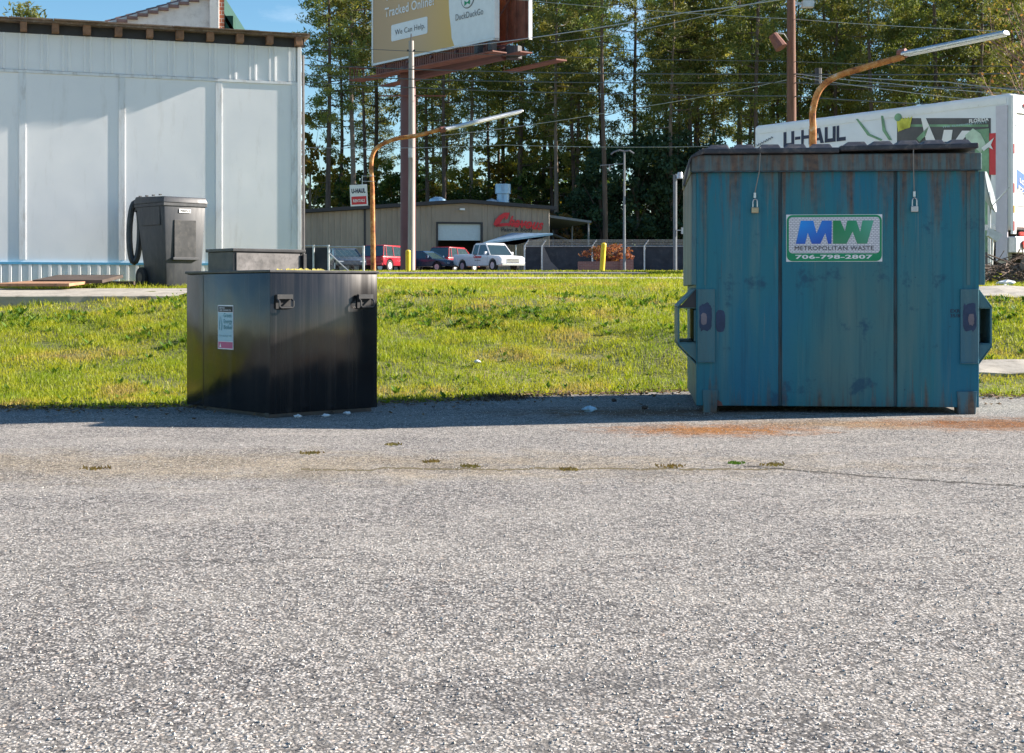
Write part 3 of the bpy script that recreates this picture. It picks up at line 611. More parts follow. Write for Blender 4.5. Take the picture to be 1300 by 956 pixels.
for side in (0, 1):
    sx = -1 if side == 0 else 1; bx = 0 if side == 0 else WD
    ow = .115 if side == 0 else .085
    X = lambda d: bx+sx*d
    m = MB(); lo = lambda a, b: (min(a, b), max(a, b)); t = .012; ya, yb = .03, .80
    a, b = lo(X(ow-t), X(ow)); m.box(a, b, ya, yb, .43, .665)
    def sl(p, q_, wdt=t):                                   # sloping plate between two (d, z) points
        (d0, z0), (d1, z1) = p, q_
        P = [(X(d0), ya, z0), (X(d1), ya, z1), (X(d1), yb, z1), (X(d0), yb, z0)]
        P2 = [(x, y, z-wdt) for x, y, z in P]; m.hexa([Vector(k) for k in P2+P])
    sl((0, .785), (ow, .668)); sl((0, .44), (ow, .44)); sl((0, .31), (ow, .428)); sl((0, .665), (ow, .665))
    a, b = lo(X(.0), X(.012)); m.box(a, b, ya, yb, .445, .645)
    m.build('fork_pocket', M['teal_heavy'], dump, .002)
    # front triangular gussets closing the upper and lower slopes
    m = MB(); m.prism([(X(.0), .775), (X(ow-.01), .66), (X(0), .66)], ya-.012, ya-.002); m.build('gusset', M['dark_trim'] if side == 0 else M['teal_heavy'], dump)
    m = MB(); m.prism([(X(.0), .32), (X(ow-.004), .43), (X(0), .43)], ya-.012, ya-.002); m.build('gusset', M['teal_heavy'], dump)
    a, b = (.008, .115) if side == 0 else (WD-.115, WD-.006)
    m = MB(); m.box(a, b, -.014, -.001, .315, .775); m.box(a-.0 if side else a, b, -.020, -.014, .315, .322); m.build('reinforcing_plate', M['teal_heavy'], dump, .003)
    c = (a+b)/2+(-.005 if side == 0 else 0)
    def blobp(cx, cz, rx, rz, n=30, w_=.16):
        sg_ = lambda v: math.copysign(abs(v)**.55, v)
        return [(cx+rx*sg_(math.cos(6.283*k/n))*random.uniform(1-w_, 1+w_*.4), cz+rz*sg_(math.sin(6.283*k/n))*random.uniform(1-w_, 1+w_*.6)) for k in range(n)]
    poly_on('paint_patch', [blobp(c, .60, .042, .09)], M['purple_paint'], dump, (0, -.0145, 0), (1, 0, 0), (0, 0, 1), .001, .001)
    poly_on('scrape', [blobp(c-.01*sx*-1, .588, .018, .036)], M['pink_scrape'], dump, (0, -.0165, 0), (1, 0, 0), (0, 0, 1), .001, .001)
    # feet
    x0, x1 = (.045, .135) if side == 0 else (1.600, 1.715)
    m = MB(); m.hexa([Vector(p) for p in [(x0, -.016, .0), (x1-.01, -.016, .0), (x1-.01, .10, .0), (x0, .10, .0), (x0-.006, -.012, .145), (x1, -.012, .145), (x1, .10, .145), (x0-.006, .10, .145)]]); m.build('foot', M['teal_heavy'], dump, .004)
    m = MB(); m.box(x0, x1, DD-.2, DD-.1, 0, .06); m.build('foot', M['teal_heavy'], dump)
poly_on('paint_patch', [blobp(.150, .575, .030, .068, 20, .06)], M['purple_paint'], dump, (0, -.0015, 0), (1, 0, 0), (0, 0, 1), .001, .001)
m = MB(); m.prism([(.115, .045), (.165, .045), (.155, .07), (.125, .085)], -.003, -.0005); m.build('rust_patch', M['rust_steel'], dump)
# lids: slabs with raised pads
def lid(x0, x1, tilt, npad, label):
    base = MB(); M0 = Matrix.Translation((0, -.045, 1.616)) @ Matrix.Rotation(tilt, 4, 'Y')
    base.box(x0, x1, -.012, DD-.02, 0, .034, M0); b = base.build('lid', M['lid_plastic'], dump, .008); b['label'] = label
    wp = (x1-x0-.05)/npad
    pd = MB()
    for k in range(npad):
        a = x0+.025+k*wp; c_ = a+wp-.012
        pd.hexa([M0 @ Vector(p) for p in [(a, .004, .033), (c_, .004, .033), (c_, .72, .033), (a, .72, .033), (a+.03, .05, .062), (c_-.012, .05, .062), (c_-.012, .68, .066), (a+.03, .68, .066)]])
        pd.hexa([M0 @ Vector(p) for p in [(a, .80, .033), (c_, .80, .033), (c_, 1.50, .033), (a, 1.50, .033), (a+.03, .84, .062), (c_-.012, .84, .062), (c_-.012, 1.45, .066), (a+.03, 1.45, .066)]])
    pd.build('raised_pad', M['lid_plastic'], b, .006)
lid(.035, .875, 0, 5, 'left black plastic lid lying flat')
lid(.880, 1.715, R(-.7), 5, 'right black plastic lid, warped and sitting higher')
m = MB(); m.hexa([W2 for W2 in [Vector(p) for p in [(-.035, -.06, 1.59), (.04, -.06, 1.615), (.04, .5, 1.615), (-.035, .5, 1.59), (-.035, -.06, 1.605), (.04, -.06, 1.652), (.04, .5, 1.652), (-.035, .5, 1.605)]]])
m.hexa([Vector(p) for p in [(-.085, -.05, 1.42), (-.07, -.05, 1.42), (-.07, .03, 1.42), (-.085, .03, 1.42), (-.045, -.06, 1.59), (-.03, -.06, 1.60), (-.03, .10, 1.60), (-.045, .10, 1.59)]])
m.build('bent_lid_edge', M['lid_plastic'], dump, .003)
# decal
dx0, dx1, dz0, dz1 = .556, 1.143, .945, 1.238
dec = poly_on('decal', [[(dx0, dz0), (dx1, dz0), (dx1, dz1), (dx0, dz1)]], M['white_print'], dump, (0, -.001, 0), (1, 0, 0), (0, 0, 1), .002, .002)
poly_on('green_border', [rrect(dx0+.003, dx1-.003, dz0+.003, dz1-.003, .035)], M['green_print'], dec, (0, -.0045, 0), (1, 0, 0), (0, 0, 1), 0, .001)
qe = NT('embossed_white'); vv_ = qe.coord((1, 1, 1)); br = qe.n('ShaderNodeTexBrick'); br.inputs['Scale'].default_value = 1; br.inputs['Brick Width'].default_value = .022; br.inputs['Row Height'].default_value = .011; br.inputs['Mortar Size'].default_value = .0022
br.inputs['Color1'].default_value = (.80, .79, .80, 1); br.inputs['Color2'].default_value = (.70, .69, .72, 1); br.inputs['Mortar'].default_value = (.42, .41, .46, 1)
se = qe.sep(vv_); cbb = qe.n('ShaderNodeCombineXYZ'); qe.l(se[0], cbb.inputs[0]); qe.l(se[2], cbb.inputs[1]); qe.l(cbb.outputs[0], br.inputs['Vector']); qe.set(base=br.outputs['Color'], rough=.4)
poly_on('white_panel', [rrect(dx0+.016, dx1-.016, dz0+.052, dz1-.016, .022)], qe.m, dec, (0, -.006, 0), (1, 0, 0), (0, 0, 1), 0, .001)
def grad(name, x0, x1, stops, zmix):
    q = NT(name); s = q.sep(q.tc.outputs['Object']); f = q.math('DIVIDE', q.math('SUBTRACT', s[0], x0), x1-x0); c = q.ramp(f, stops)
    fz = q.math('DIVIDE', q.math('SUBTRACT', s[2], 1.05), .15); q.set(base=q.mix(q.ramp(fz, [(0.0, .75), (0.8, 0)]), c, zmix), rough=.4); return q.m
gM = grad('printed_blue_fade', .62, .84, [(0, (.0, .30, .85)), (1, (.02, .16, .62))], (.02, .05, .42))
gW = grad('printed_green_fade', .84, 1.09, [(0, (.01, .24, .07)), (.5, (.02, .30, .14)), (1, (.10, .42, .30))], (.06, .26, .14))
a0, b0 = 1.056, 1.200; hh = b0-a0
def PM(p): return [(x, a0+y*hh) for x, y in p]
Mo = [(.615, 0), (.645, 1), (.722, 1), (.742, .45), (.775, 1), (.835, 1), (.833, 0), (.812, 0), (.795, .46), (.765, 0), (.712, 0), (.688, .48), (.672, 0)]
Wo = [(.842, 1), (.888, 1), (.915, .54), (.930, 1), (.985, 1), (1.008, .50), (1.022, 1), (1.090, 1), (1.050, 0), (.990, 0), (.962, .52), (.925, 0), (.842, 0)]
poly_on('logo_letter', [PM(Mo)], gM, dec, (0, -.0075, 0), (1, 0, 0), (0, 0, 1), 0, .001)
poly_on('logo_letter', [PM(Wo)], gW, dec, (0, -.0075, 0), (1, 0, 0), (0, 0, 1), 0, .001)
text_mesh('lettering', 'METROPOLITAN WASTE', M['black_print'], dec, (.608, -.0075, 1.016), (1, 0, 0), (0, 0, 1), .482, .026, None, 0, .0)
text_mesh('phone_number', '706-798-2807', M['white_print'], dec, (.612, -.0055, .962), (1, 0, 0), (0, 0, 1), .472, .026, None, 0, .03)
text_mesh('stencil', 'EXR\n35/8', M['navy'], dump, (1.555, -.002, .60), (1, 0, 0), (0, 0, 1), .06, .05, None, 0, .02)

def lock(px, ztop, zl, label, xoff):
    # local x on the dumpster front
    t = thing('padlock', label, 'padlock', D0, R(DR))
    u = (px-HX)/F; x = (u*8.91-1.154)/(.996+.087*u)
    m = MB(); m.tube([(x+xoff, -.05, ztop+.04), (x+xoff, -.052, ztop-.01), (x+xoff*.8, -.045, 1.50), (x, -.012, zl+.09), (x, -.010, zl+.055)], .0032, 5); m.build('cable', M['cable'], t)
    m = MB(); m.tube([(x, -.012, zl+.060), (x, -.012, zl+.092)], .0085, 6); m.build('crimp', M['steel'], t)
    m = MB(); m.tube([(x-.012, -.016, zl), (x-.012, -.016, zl+.036), (x-.008, -.016, zl+.048), (x+.003, -.016, zl+.053), (x+.013, -.016, zl+.046), (x+.015, -.016, zl+.034), (x+.015, -.016, zl)], .0038, 6); m.build('shackle', M['steel'], t, smooth=True)
    m = MB(); m.box(x-.021, x+.023, -.026, -.006, zl-.035, zl+.002); m.build('lock_body', M['brass'] if px < 1000 else M['steel'], t, .004)
lock(958, 1.615, 1.283, 'brass padlock hanging on a cable left of the dumpster logo', .03)
lock(1160, 1.615, 1.285, 'steel padlock hanging on a cable right of the dumpster logo', -.012)

# ---------------------------------------------------------------- black grease bin
ang = math.atan2(.66, .751)
BW, BD, BH = .785, 1.02, .885
box = thing('grease_bin', 'glossy black steel grease container with two handles on the asphalt', 'grease container', (-1.44, 8.47, 0), ang)
m = MB(); m.box(0, BW, 0, BD, .028, BH-.012); m.build('body', M['black_gloss'], box, .006, True)
m = MB(); m.box(.03, BW-.03, .03, BD-.03, 0, .03); m.box(.0, BW-.04, .012, .06, 0, .034); m.build('plinth', M['black_plastic'], box)
m = MB(); m.box(-.008, BW+.008, -.008, BD+.008, BH-.012, BH+.004); m.build('top_plate', M['black_plastic'], box, .003)
m = MB(); m.box(-.0012, 0, .80, .804, .04, BH-.02); m.build('side_seam', M['black_gloss'], box)
for x0 in (.035, .625):                                # two handles on the near right face
    h = MB(); h.box(x0, x0+.105, -.006, -.001, .655, .735); hp = h.build('handle', M['tyre'], box, .002)
    h = MB(); h.box(x0-.002, x0+.107, -.03, -.006, .715, .742); h.tube([(x0+.004, -.012, .72), (x0+.004, -.042, .70), (x0+.004, -.042, .672), (x0+.014, -.042, .664), (x0+.092, -.042, .664), (x0+.102, -.042, .672), (x0+.102, -.042, .70), (x0+.102, -.012, .72)], .0065, 6)
    h.build('grip', M['black_plastic'], hp, smooth=False)
# hopper lid at the back
hx0, hx1, hy0, hy1 = .10, .62, .60, .92; hz0, hz1 = BH+.004, 1.025
m = MB(); m.box(hx0, hx1, hy0, hy1, hz0, hz1-.012); hop = m.build('hopper', M['black_plastic'], box, .003)
qh = simple('scratched_grey_panel', (.16, .15, .145), .45, var=.4, scale=14, dirt=(.05, .05, .05), dirt_amt=.8)
m = MB(); m.box(hx0+.02, hx1-.03, hy0-.008, hy0-.001, hz0+.004, hz1-.02); m.build('hopper_panel', qh, hop)
m = MB(); m.box(hx0-.012, hx1+.012, hy0-.016, hy1+.012, hz1-.012, hz1+.008); m.build('hopper_lid', M['black_plastic'], hop, .003)
m = MB(); m.box(hx1-.012, hx1+.012, hy0-.024, hy0-.008, hz0, hz1-.02); m.build('hinge_post', M['black_plastic'], hop, .002)
m = MB()
for _ in range(60):
    x = random.uniform(.40, .66); y = random.uniform(.35, .58); s = random.uniform(.006, .016); z = BH+.004
    m.add([(x-s, y-s, z), (x+s, y-s, z+s*.4), (x+s*.3, y+s, z+s*1.4), (x-s*.7, y+s*.4, z+s)], [(0, 1, 2, 3)])
tag(m.build('crumbs', M['sedum']), 'yellow crumbs and leaves lying on top of the black bin', 'debris', kind='stuff')
bpy.data.objects['crumbs'].location = box.location; bpy.data.objects['crumbs'].rotation_euler = box.rotation_euler
# sticker on the left face (local x=0 plane, facing -x); U runs towards -y
def sy(px):
    u = (px-HX)/F; return (u*8.47+1.44)/(-.66-.751*u)
s0, s1 = sy(277), sy(296.5)
stk = poly_on('sticker', [[(0, 0), (s0-s1, 0), (s0-s1, .275), (0, .275)]], M['white_print'], box, (0, s0, .40), (0, -1, 0), (0, 0, 1), .002, .001)
sw = s0-s1; SO = (-.0022, s0, .40); SU = (0, -1, 0)
poly_on('sticker_header', [[(.006, .232), (sw-.006, .232), (sw-.006, .268), (.006, .268)]], M['black_print'], stk, SO, SU, (0, 0, 1), .001, .0008)
poly_on('sticker_field', [[(.006, .05), (sw-.006, .05), (sw-.006, .228), (.006, .228)]], M['pale_blue_print'], stk, SO, SU, (0, 0, 1), .001, .0008)
poly_on('sticker_footer', [[(.006, .006), (sw-.006, .006), (sw-.006, .046), (.006, .046)]], M['pink_print'], stk, SO, SU, (0, 0, 1), .001, .0008)
text_mesh('lettering', 'Green\nEnergy\nBiofuel', M['teal_print'], stk, (-.0045, s0-sw*.40, .525), SU, (0, 0, 1), sw*.54, .10, None, .0, .01)
text_mesh('lettering', 'SERVICED\nUSED COOKING OIL', M['white_print'], stk, (-.0045, s0-sw*.12, .638), SU, (0, 0, 1), sw*.76, .024, None, .0, .01)
text_mesh('lettering', 'for pickup call\n800 000 0000' if False else 'For pickup call', M['teal_print'], stk, (-.0045, s0-sw*.12, .476), SU, (0, 0, 1), sw*.76, .014, None, .0, .0)
drop = [(sw*.10+.0+a, .12+b) for a, b in ((.014, .088), (.004, .05), (.0, .02), (.006, .0), (.012, -.002), (.004, .02), (.010, .05))]
poly_on('drop_mark', [drop, [(sw*.22+a, .12+b) for a, b in ((.0, .08), (.016, .03), (.012, .0), (.004, -.004), (.009, .03))]], M['teal_print'], stk, SO, SU, (0, 0, 1), .0024, .0008)
poly_on('footer_print', [[(sw*.12, .012), (sw*.24, .012), (sw*.18, .038)], [(sw*.32, .018), (sw*.9, .018), (sw*.9, .034), (sw*.32, .034)]], M['white_print'], stk, SO, SU, (0, 0, 1), .0024, .0008) if False else poly_on('footer_print', [[(sw*.12, .012), (sw*.24, .012), (sw*.18, .038)]], M['white_print'], stk, SO, SU, (0, 0, 1), .0024, .0008)

# ---------------------------------------------------------------- wheelie bin
WB = W(208, 357, 18.2); gz_ = H(WB.x, 18.2)
frs = .66
wb = thing('wheelie_bin', 'tall dark grey wheeled rubbish bin with closed lid against the white wall', 'wheelie bin', (WB.x, 18.2, gz_), R(44))
wb.scale = (1, 1, 1.10)
def frustum(m, x0, x1, y0, y1, z0, z1, tx, ty0, ty1):
    m.hexa([Vector(p) for p in [(x0+tx, y0+ty0, z0), (x1-tx, y0+ty0, z0), (x1-tx, y1-ty1, z0), (x0+tx, y1-ty1, z0), (x0, y0, z1), (x1, y0, z1), (x1, y1, z1), (x0, y1, z1)]])
m = MB(); frustum(m, .0, .62, 0, .72, .02, 1.0, .055, .03, .17)
bb = m.build('body', M['bin_plastic'], wb, .02, True)
m = MB(); m.box(-.012, .632, -.012, .735, .96, 1.0); m.build('collar', M['bin_plastic'], wb, .006)
m = MB(); m.hexa([Vector(p) for p in [(-.02, -.025, 1.0), (.64, -.025, 1.0), (.64, .75, 1.0), (-.02, .75, 1.0), (.0, 0, 1.07), (.62, 0, 1.07), (.62, .72, 1.09), (0, .72, 1.09)]]); ld = m.build('lid', M['bin_plastic'], wb, .012, True)
for k in range(4): m = MB(); m.box(.0, .03, .1+.17*k, .13+.17*k, 1.085, 1.10); m.build('lid_rib', M['black_plastic'], ld)
m = MB(); m.box(.15, .47, -.006, .03, .34, .80); m.build('recess', M['black_plastic'], wb, .004)
m = MB(); m.box(.12, .50, -.03, .03, .33, .36); m.build('lift_bar', M['bin_plastic'], wb, .004)
m = MB(); m.box(-.004, .01, .10, .56, .74, .96); m.build('side_panel', M['bin_plastic'], wb, .003)
poly_on('number_label', [[(0, 0), (.17, 0), (.17, .045), (0, .045)]], M['white_print'], wb, (.22, -.004, .885), (1, 0, 0), (0, 0, 1), .003, .002)
text_mesh('lettering', '98053', M['black_print'], wb, (.235, -.004, .892), (1, 0, 0), (0, 0, 1), .14, .03, None, .005, .02)
m = MB(); m.tube([(.06, .74, .93), (.06, .80, .95), (.06, .84, .93), (.56, .84, .93), (.56, .80, .95), (.56, .74, .93)], .016, 6); m.build('handle', M['black_plastic'], wb)
for x in (.0, .56):
    m = MB(); m.tube([(x, .60, .125), (x+.06, .60, .125)], .125, 20); wh = m.build('wheel', M['tyre'], wb, .008)
    m = MB(); m.tube([(x-.006, .60, .125), (x+.066, .60, .125)], .06, 12); m.build('hub', M['black_plastic'], wh)
m = MB(); m.tube([(.02, .60, .125), (.6, .60, .125)], .012, 6); m.build('axle', M['steel'], wb)
# black hoop (hose coil) hanging behind the bin
hp_c = W(171, 295, 18.9); m = MB(); pts = []
for k in range(25): a = 2*math.pi*k/24; pts.append((math.cos(a)*.07*1.0, math.sin(a)*.03, math.sin(a)*.40))
m.tube(pts, .042, 8, False); o = m.build('hose_coil', M['black_plastic'], None, smooth=True); o.location = hp_c; tag(o, 'long black coiled hose hanging on the white wall behind the wheelie bin', 'hose')

# boards on the slab
bd = W(75, 354, 17.2); z_ = .80
m = MB(); m.prism([(-.62, 0), (.30, 0), (.42, .62), (-.30, .62)], 0, .035, 'z', Matrix.Rotation(R(4), 4, 'X')); o = m.build('plywood_sheet', M['plywood'], None, .004); o.location = (bd.x-.1, 16.95, z_+.02); tag(o, 'flat reddish plywood sheet lying nearest on the slab', 'board')
m = MB(); m.prism([(-.45, 0), (.40, 0), (.52, .5), (-.3, .5)], 0, .04, 'z', Matrix.Rotation(R(8), 4, 'X')); o = m.build('plywood_sheet', M['dark_wood'], None, .004); o.location = (bd.x+.08, 17.35, z_+.06); tag(o, 'dark weathered board leaning behind the reddish plywood sheet', 'board')
m = MB(); m.box(0, .55, 0, .12, 0, .05); o = m.build('timber_offcut', M['dark_wood'], None, .004); o.location = (W(112, 357, 18.0).x, 18.1, .84); tag(o, 'low grey timber offcut between the boards and the wheelie bin', 'timber')
m = MB(); m.box(0, .9, 0, .2, 0, .035); o = m.build('timber_plank', M['plywood'], None, .004); o.location = (-6.9, 17.4, .83); tag(o, 'thin plank at the far left end of the slab', 'plank')

# ---------------------------------------------------------------- white building
C0 = (-3.02, 20.0, 0); CA = 18.0
wbg = thing('white_building', 'long white panelled shed with vertical battens and open rafter ends', 'building', C0, R(CA))
LX = -12.0
m = MB(); m.box(LX, 0, 0, 7.5, 1.15, 3.66); m.box(LX, 0, .02, 7.5, 3.66, 4.2); m.build('wall', M['white_wall'], wbg)
x = -.0
wlx = lambda px: (20*(px-HX)/F+2.96)/(math.cos(R(CA))-(px-HX)/F*math.sin(R(CA)))
bx_ = [0.0-.045]+[wlx(283), wlx(160), wlx(34)]+[wlx(34)-1.25*k for k in range(1, 6)]
for k, x in enumerate(bx_):
    m = MB(); m.box(x-.04, x+.045, -.010, -.0005, 1.18, 3.66); m.build('batten', M['trim_white'], wbg, .002)
m = MB(); m.box(LX, .012, -.014, .0195, 3.661, 3.70); m.build('rail', M['trim_white'], wbg, .002)
# ribbed fascia and skirt: real ribs
m = MB(); x = -.02
k = 0
P = []
while x > LX:
    P += [(x, .0), (x-.006, -.016), (x-.028, -.016), (x-.034, .0)]
    x -= (.20 if k % 2 else .075); k += 1
P = P[::-1]; P = [(a, b) for a, b in P]
n = len(P); vv = [(a, b, 3.705) for a, b in P]+[(a, b, 4.185) for a, b in P]; m.add(vv, [(i, i+1, i+1+n, i+n) for i in range(n-1)]); m.build('fascia', M['white_paint'], wbg)
m = MB(); x = .0; P = []
while x > LX: P += [(x, -.012), (x-.03, -.012), (x-.04, -.034), (x-.075, -.034), (x-.085, -.012)]; x -= .125
P = P[::-1]; n = len(P); vv = [(a, b, .70) for a, b in P]+[(a, b, 1.12) for a, b in P]; m.add(vv, [(i, i+1, i+1+n, i+n) for i in range(n-1)]); m.build('skirt', M['white_paint'], wbg)
m = MB(); m.box(LX, .0, -.036, .0, 1.12, 1.15); m.build('sill', M['blue_trim'], wbg)
m = MB(); m.box(LX, 0, 0, 7.5, .6, 1.12); m.build('foundation', M['concrete'], wbg)
m = MB(); m.box(-.0, .055, -.02, .06, 1.12, 4.19); m.build('corner_trim', M['trim_white'], wbg, .004)
OH = .162
m = MB(); m.box(LX, .15, -OH-.01, 7.7, 4.315, 4.345); rf = m.build('roof', M['shingle'], wbg)
m = MB()
xx = LX
while xx < .1:
    wd_ = random.uniform(.3, .7); m.box(xx, min(.14, xx+wd_), -OH-random.uniform(.03, .08), .6, 4.346, 4.354+random.uniform(0, .012)); xx += wd_+.004
m.build('roof_sheet', M['shingle'], rf)
m = MB(); m.box(LX, .10, -.004, .02, 4.19, 4.315); m.build('eave_backing', M['dark_trim'], wbg)
x = .05
while x > LX+.2:
    m = MB(); m.box(x-.085-random.uniform(0, .03), x, -OH, -.006, 4.20, 4.313); m.build('rafter_tail', M['rafter'], wbg, .003); x -= .405
m = MB(); m.tube([(.10, .1, 4.1), (.11, .1, 1.2)], .02, 6); m.build('downpipe', M['dark_trim'], wbg)

# stucco gable behind
sb = thing('stucco_building', 'white stucco gable with sloping tiled parapet rising behind the shed roof', 'building', W(285, 370, 27).xy.to_3d(), R(CA-3))
sb.location.z = 0
def szx(px, Y=27): return (px-285)/F*Y
zt = lambda py, Y=27: CZ+(HY-py)/F*Y
m = MB(); m.prism([(szx(60), 1), (szx(277), 1), (szx(277), zt(-12)), (szx(150), zt(32)), (szx(60), zt(60))], 0, .35); m.build('wall', M['stucco'], sb)
m = MB(); m.box(szx(266), szx(278), -.10, -.001, 1.0, zt(-14)); m.build('pilaster', M['stucco'], sb, .01)
for k in range(12):
    px = 128+k*12.5; py = 37-(px-135)*.345
    m = MB(); c = Vector((szx(px), 0, zt(py+2))); d = Vector((szx(px+13)-szx(px), 0, zt(py-4.5)-zt(py))); m.tube([c+Vector((0, .1, 0)), c+Vector((0, .1, 0))+d], [.085, .07], 8); m.box(c.x, c.x+d.x, -.08, .4, c.z-.03, c.z+.02, None); m.build('coping_tile', M['tile'], sb)
ch = MB(); ch.box(szx(277.5), szx(284.5), -.05, .5, 1, zt(-25)); o = ch.build('chimney', M['brick'], sb)
gb = thing('green_roofed_house', 'house with a steep green metal roof just right of the brick chimney', 'house', (W(260, 370, 31).x, 31, 0), 0)
X3 = lambda px: (px-260)/F*31
Z3 = lambda py: CZ+(HY-py)/F*31
m = MB(); m.prism([(X3(180), 1), (X3(291), 1), (X3(291), Z3(58)), (X3(235), Z3(-45)), (X3(180), Z3(58))], .3, 3); m.build('wall', M['stucco'], gb)
m = MB(); m.add([(X3(235), 0, Z3(-62)), (X3(303), 0, Z3(46)), (X3(303), 3.2, Z3(46)), (X3(235), 3.2, Z3(-62)), (X3(235), 0, Z3(-54)), (X3(298), 0, Z3(46)), (X3(298), 3.2, Z3(46)), (X3(235), 3.2, Z3(-54))], [(0, 1, 2, 3), (4, 7, 6, 5), (0, 4, 5, 1), (1, 5, 6, 2), (2, 6, 7, 3)]); m.box(X3(286), X3(296), .0, .3, Z3(60), Z3(20)); m.build('roof', M['green_metal'], gb)

# ---------------------------------------------------------------- street lamps with long fluorescent heads
def lamp(name, label, Y, pts, base_px, head, rad, hw, ht):
    b = W(base_px, HY, Y); z0 = H(b.x, Y)
    t = thing(name, label, 'street lamp', (b.x, Y, z0), 0, 'rusty street lamps with long flat heads')
    loc = lambda px, py, y=Y: W(px, py, y)-Vector((b.x, Y, z0))
    P = [loc(px, py) for px, py in pts]; P[0].z = -.1
    m = MB(); m.tube([P[0], P[1]], [rad*1.15, rad], 10); m.build('pole', M['rust_pole'], t, smooth=True)
    # smooth curve through the rest
    Q = P[1:]; cr = []
    for i in range(len(Q)-1):
        a = Q[max(i-1, 0)]; b_ = Q[i]; c = Q[i+1]; d = Q[min(i+2, len(Q)-1)]
        for s in range(6):
            u = s/6; cr.append(0.5*((2*b_)+(c-a)*u+(2*a-5*b_+4*c-d)*u*u+(3*b_-a-3*c+d)*u**3))
    cr.append(Q[-1]); m = MB(); m.tube(cr, rad*.92, 10); m.build('arm', M['rust_pole'], t, smooth=True)
    (ax, ay), (bx, by), yb = head; A = loc(ax, ay); B = loc(bx, by, yb); d = (B-A).normalized(); Ln = (B-A).length
    s = Vector((0, 1, 0)); s = (s-d*s.dot(d)).normalized(); u = d.cross(s); u = -u if u.z < 0 else u
    Mx = Matrix((( d.x, s.x, u.x, A.x), (d.y, s.y, u.y, A.y), (d.z, s.z, u.z, A.z), (0, 0, 0, 1)))
    m = MB(); m.prism([(-hw, -ht), (hw, -ht), (hw*1.0, 0), (hw*.55, ht*.8), (-hw*.55, ht*.8), (-hw, 0)], 0, Ln, 'x', Mx); hd = m.build('lamp_head', M['galv'], t, .01)
    m = MB(); m.box(.06, Ln-.06, -hw*.85, hw*.85, -ht-.02, -ht-.001, Mx); m.build('diffuser', M['white_paint'], hd)
    m = MB(); m.tube([A-d*.12, A+d*.06], rad*1.4, 8); m.build('clamp', M['rust_steel'], t)
    return t
lamp('street_lamp', 'tall rusty street lamp at the left with its flat head seen edge-on', 46, [(474, 345), (472.5, 235), (471.5, 205), (478, 188), (500, 177), (530, 172), (564, 163)], 474, ((563, 164), (661, 141), 47.5), .075, .17, .055)
lamp('street_lamp', 'tall rusty street lamp behind the dumpster with its flat head wide in view', 31, [(1032, 348), (1032, 160), (1032, 140), (1040, 115), (1060, 98), (1100, 85), (1147, 72)], 1032, ((1147, 68), (1278, 41), 29.6), .078, .17, .05)

# sign on the left lamp
sg = thing('rental_sign', 'small white and red rental sign hung beside the left street lamp', 'sign', W(455.5, 248, 45.9), 0)
sw_, sh_ = 22/F*46, 27/F*46; rotm = Matrix.Rotation(R(-3), 4, 'Y')
m = MB(); m.box(-sw_/2, sw_/2, -.015, .015, -sh_/2, sh_/2, rotm); pl = m.build('panel', M['white_paint'], sg)
m = MB(); m.box(-sw_*.43, sw_*.43, -.02, -.016, -sh_*.43, -sh_*.05, rotm); m.build('red_field', M['red_paint'], pl)
UX = rotm.to_3x3() @ Vector((1, 0, 0)); UZ = rotm.to_3x3() @ Vector((0, 0, 1))
text_mesh('lettering', 'U-HAUL', M['navy'], pl, UX*(-sw_*.40)+UZ*(sh_*.10)+Vector((0, -.022, 0)), UX, UZ, sw_*.8, sh_*.22, None, 0, .05)
text_mesh('lettering', 'RENTALS', M['white_print'], pl, UX*(-sw_*.34)+UZ*(-sh_*.32)+Vector((0, -.026, 0)), UX, UZ, sw_*.68, sh_*.14, None, 0, .03)
m = MB()
for dz in (.45, .62): m.tube([(sw_*.2, .0, dz*1.0), (sw_*.95, .03, dz*1.0)], .012, 5)
m.tube([(sw_*.2, 0, .65), (sw_*.2, 0, .3)], .012, 5); m.build('bracket', M['galv'], sg)

# ---------------------------------------------------------------- utility poles and wires
def upole(label, px, Y, pytop, r, mat):
    b = W(px, HY, Y); z0 = H(b.x, Y); top = CZ+(HY-pytop)/F*Y-z0
    t = thing('utility_pole', label, 'utility pole', (b.x, Y, z0), 0)
    m = MB(); m.tube([(0, 0, -.2), (0.02, 0, top*.5), (0, 0, top)], [r*1.15, r, r*.82], 12); m.build('shaft', mat, t, smooth=True); return t, top
gp, gt = upole('weathered grey wooden utility pole in front of the billboard column', 522, 68, 52, .15, M['grey_pole_wood'])
m = MB(); m.tube([(0, 0, gt), (0, 0, gt+.35)], .03, 6); m.box(-.2, .2, -.06, .06, gt-.5, gt-.42); m.build('pole_cap', M['dark_trim'], gp)
m = MB(); m.box(-.12, .06, -.26, -.14, (HY-207)/F*68-.7, (HY-195)/F*68-.7); m.build('meter_box', M['galv'], gp)
bp, bt = upole('brown wooden utility pole rising behind the white box truck', 1004, 49, -60, .165, M['pole_wood'])
zz = lambda py: CZ+(HY-py)/F*49-bp.location.z
m = MB(); m.tube([(-.1, -.1, zz(52)), (-.3, -.3, zz(45)), (-.55, -.35, zz(44))], .02, 6); br_ = m.build('lamp_bracket', M['galv'], bp)
m = MB(); m.tube([(-.68, -.35, zz(47)), (-.42, -.5, zz(64))], [.16, .22], 10); m.build('floodlight', M['rust_steel'], br_)
m = MB(); m.box(.32, .7, -.5, -.2, zz(12), zz(4)); m.box(.1, .4, -.3, -.25, zz(8), zz(5)); m.build('floodlight', M['galv'], bp)
m = MB(); m.tube([(.9, -.2, zz(88)), (.9, -.2, zz(108))], .12, 8); m.build('transformer', M['dark_trim'], bp)
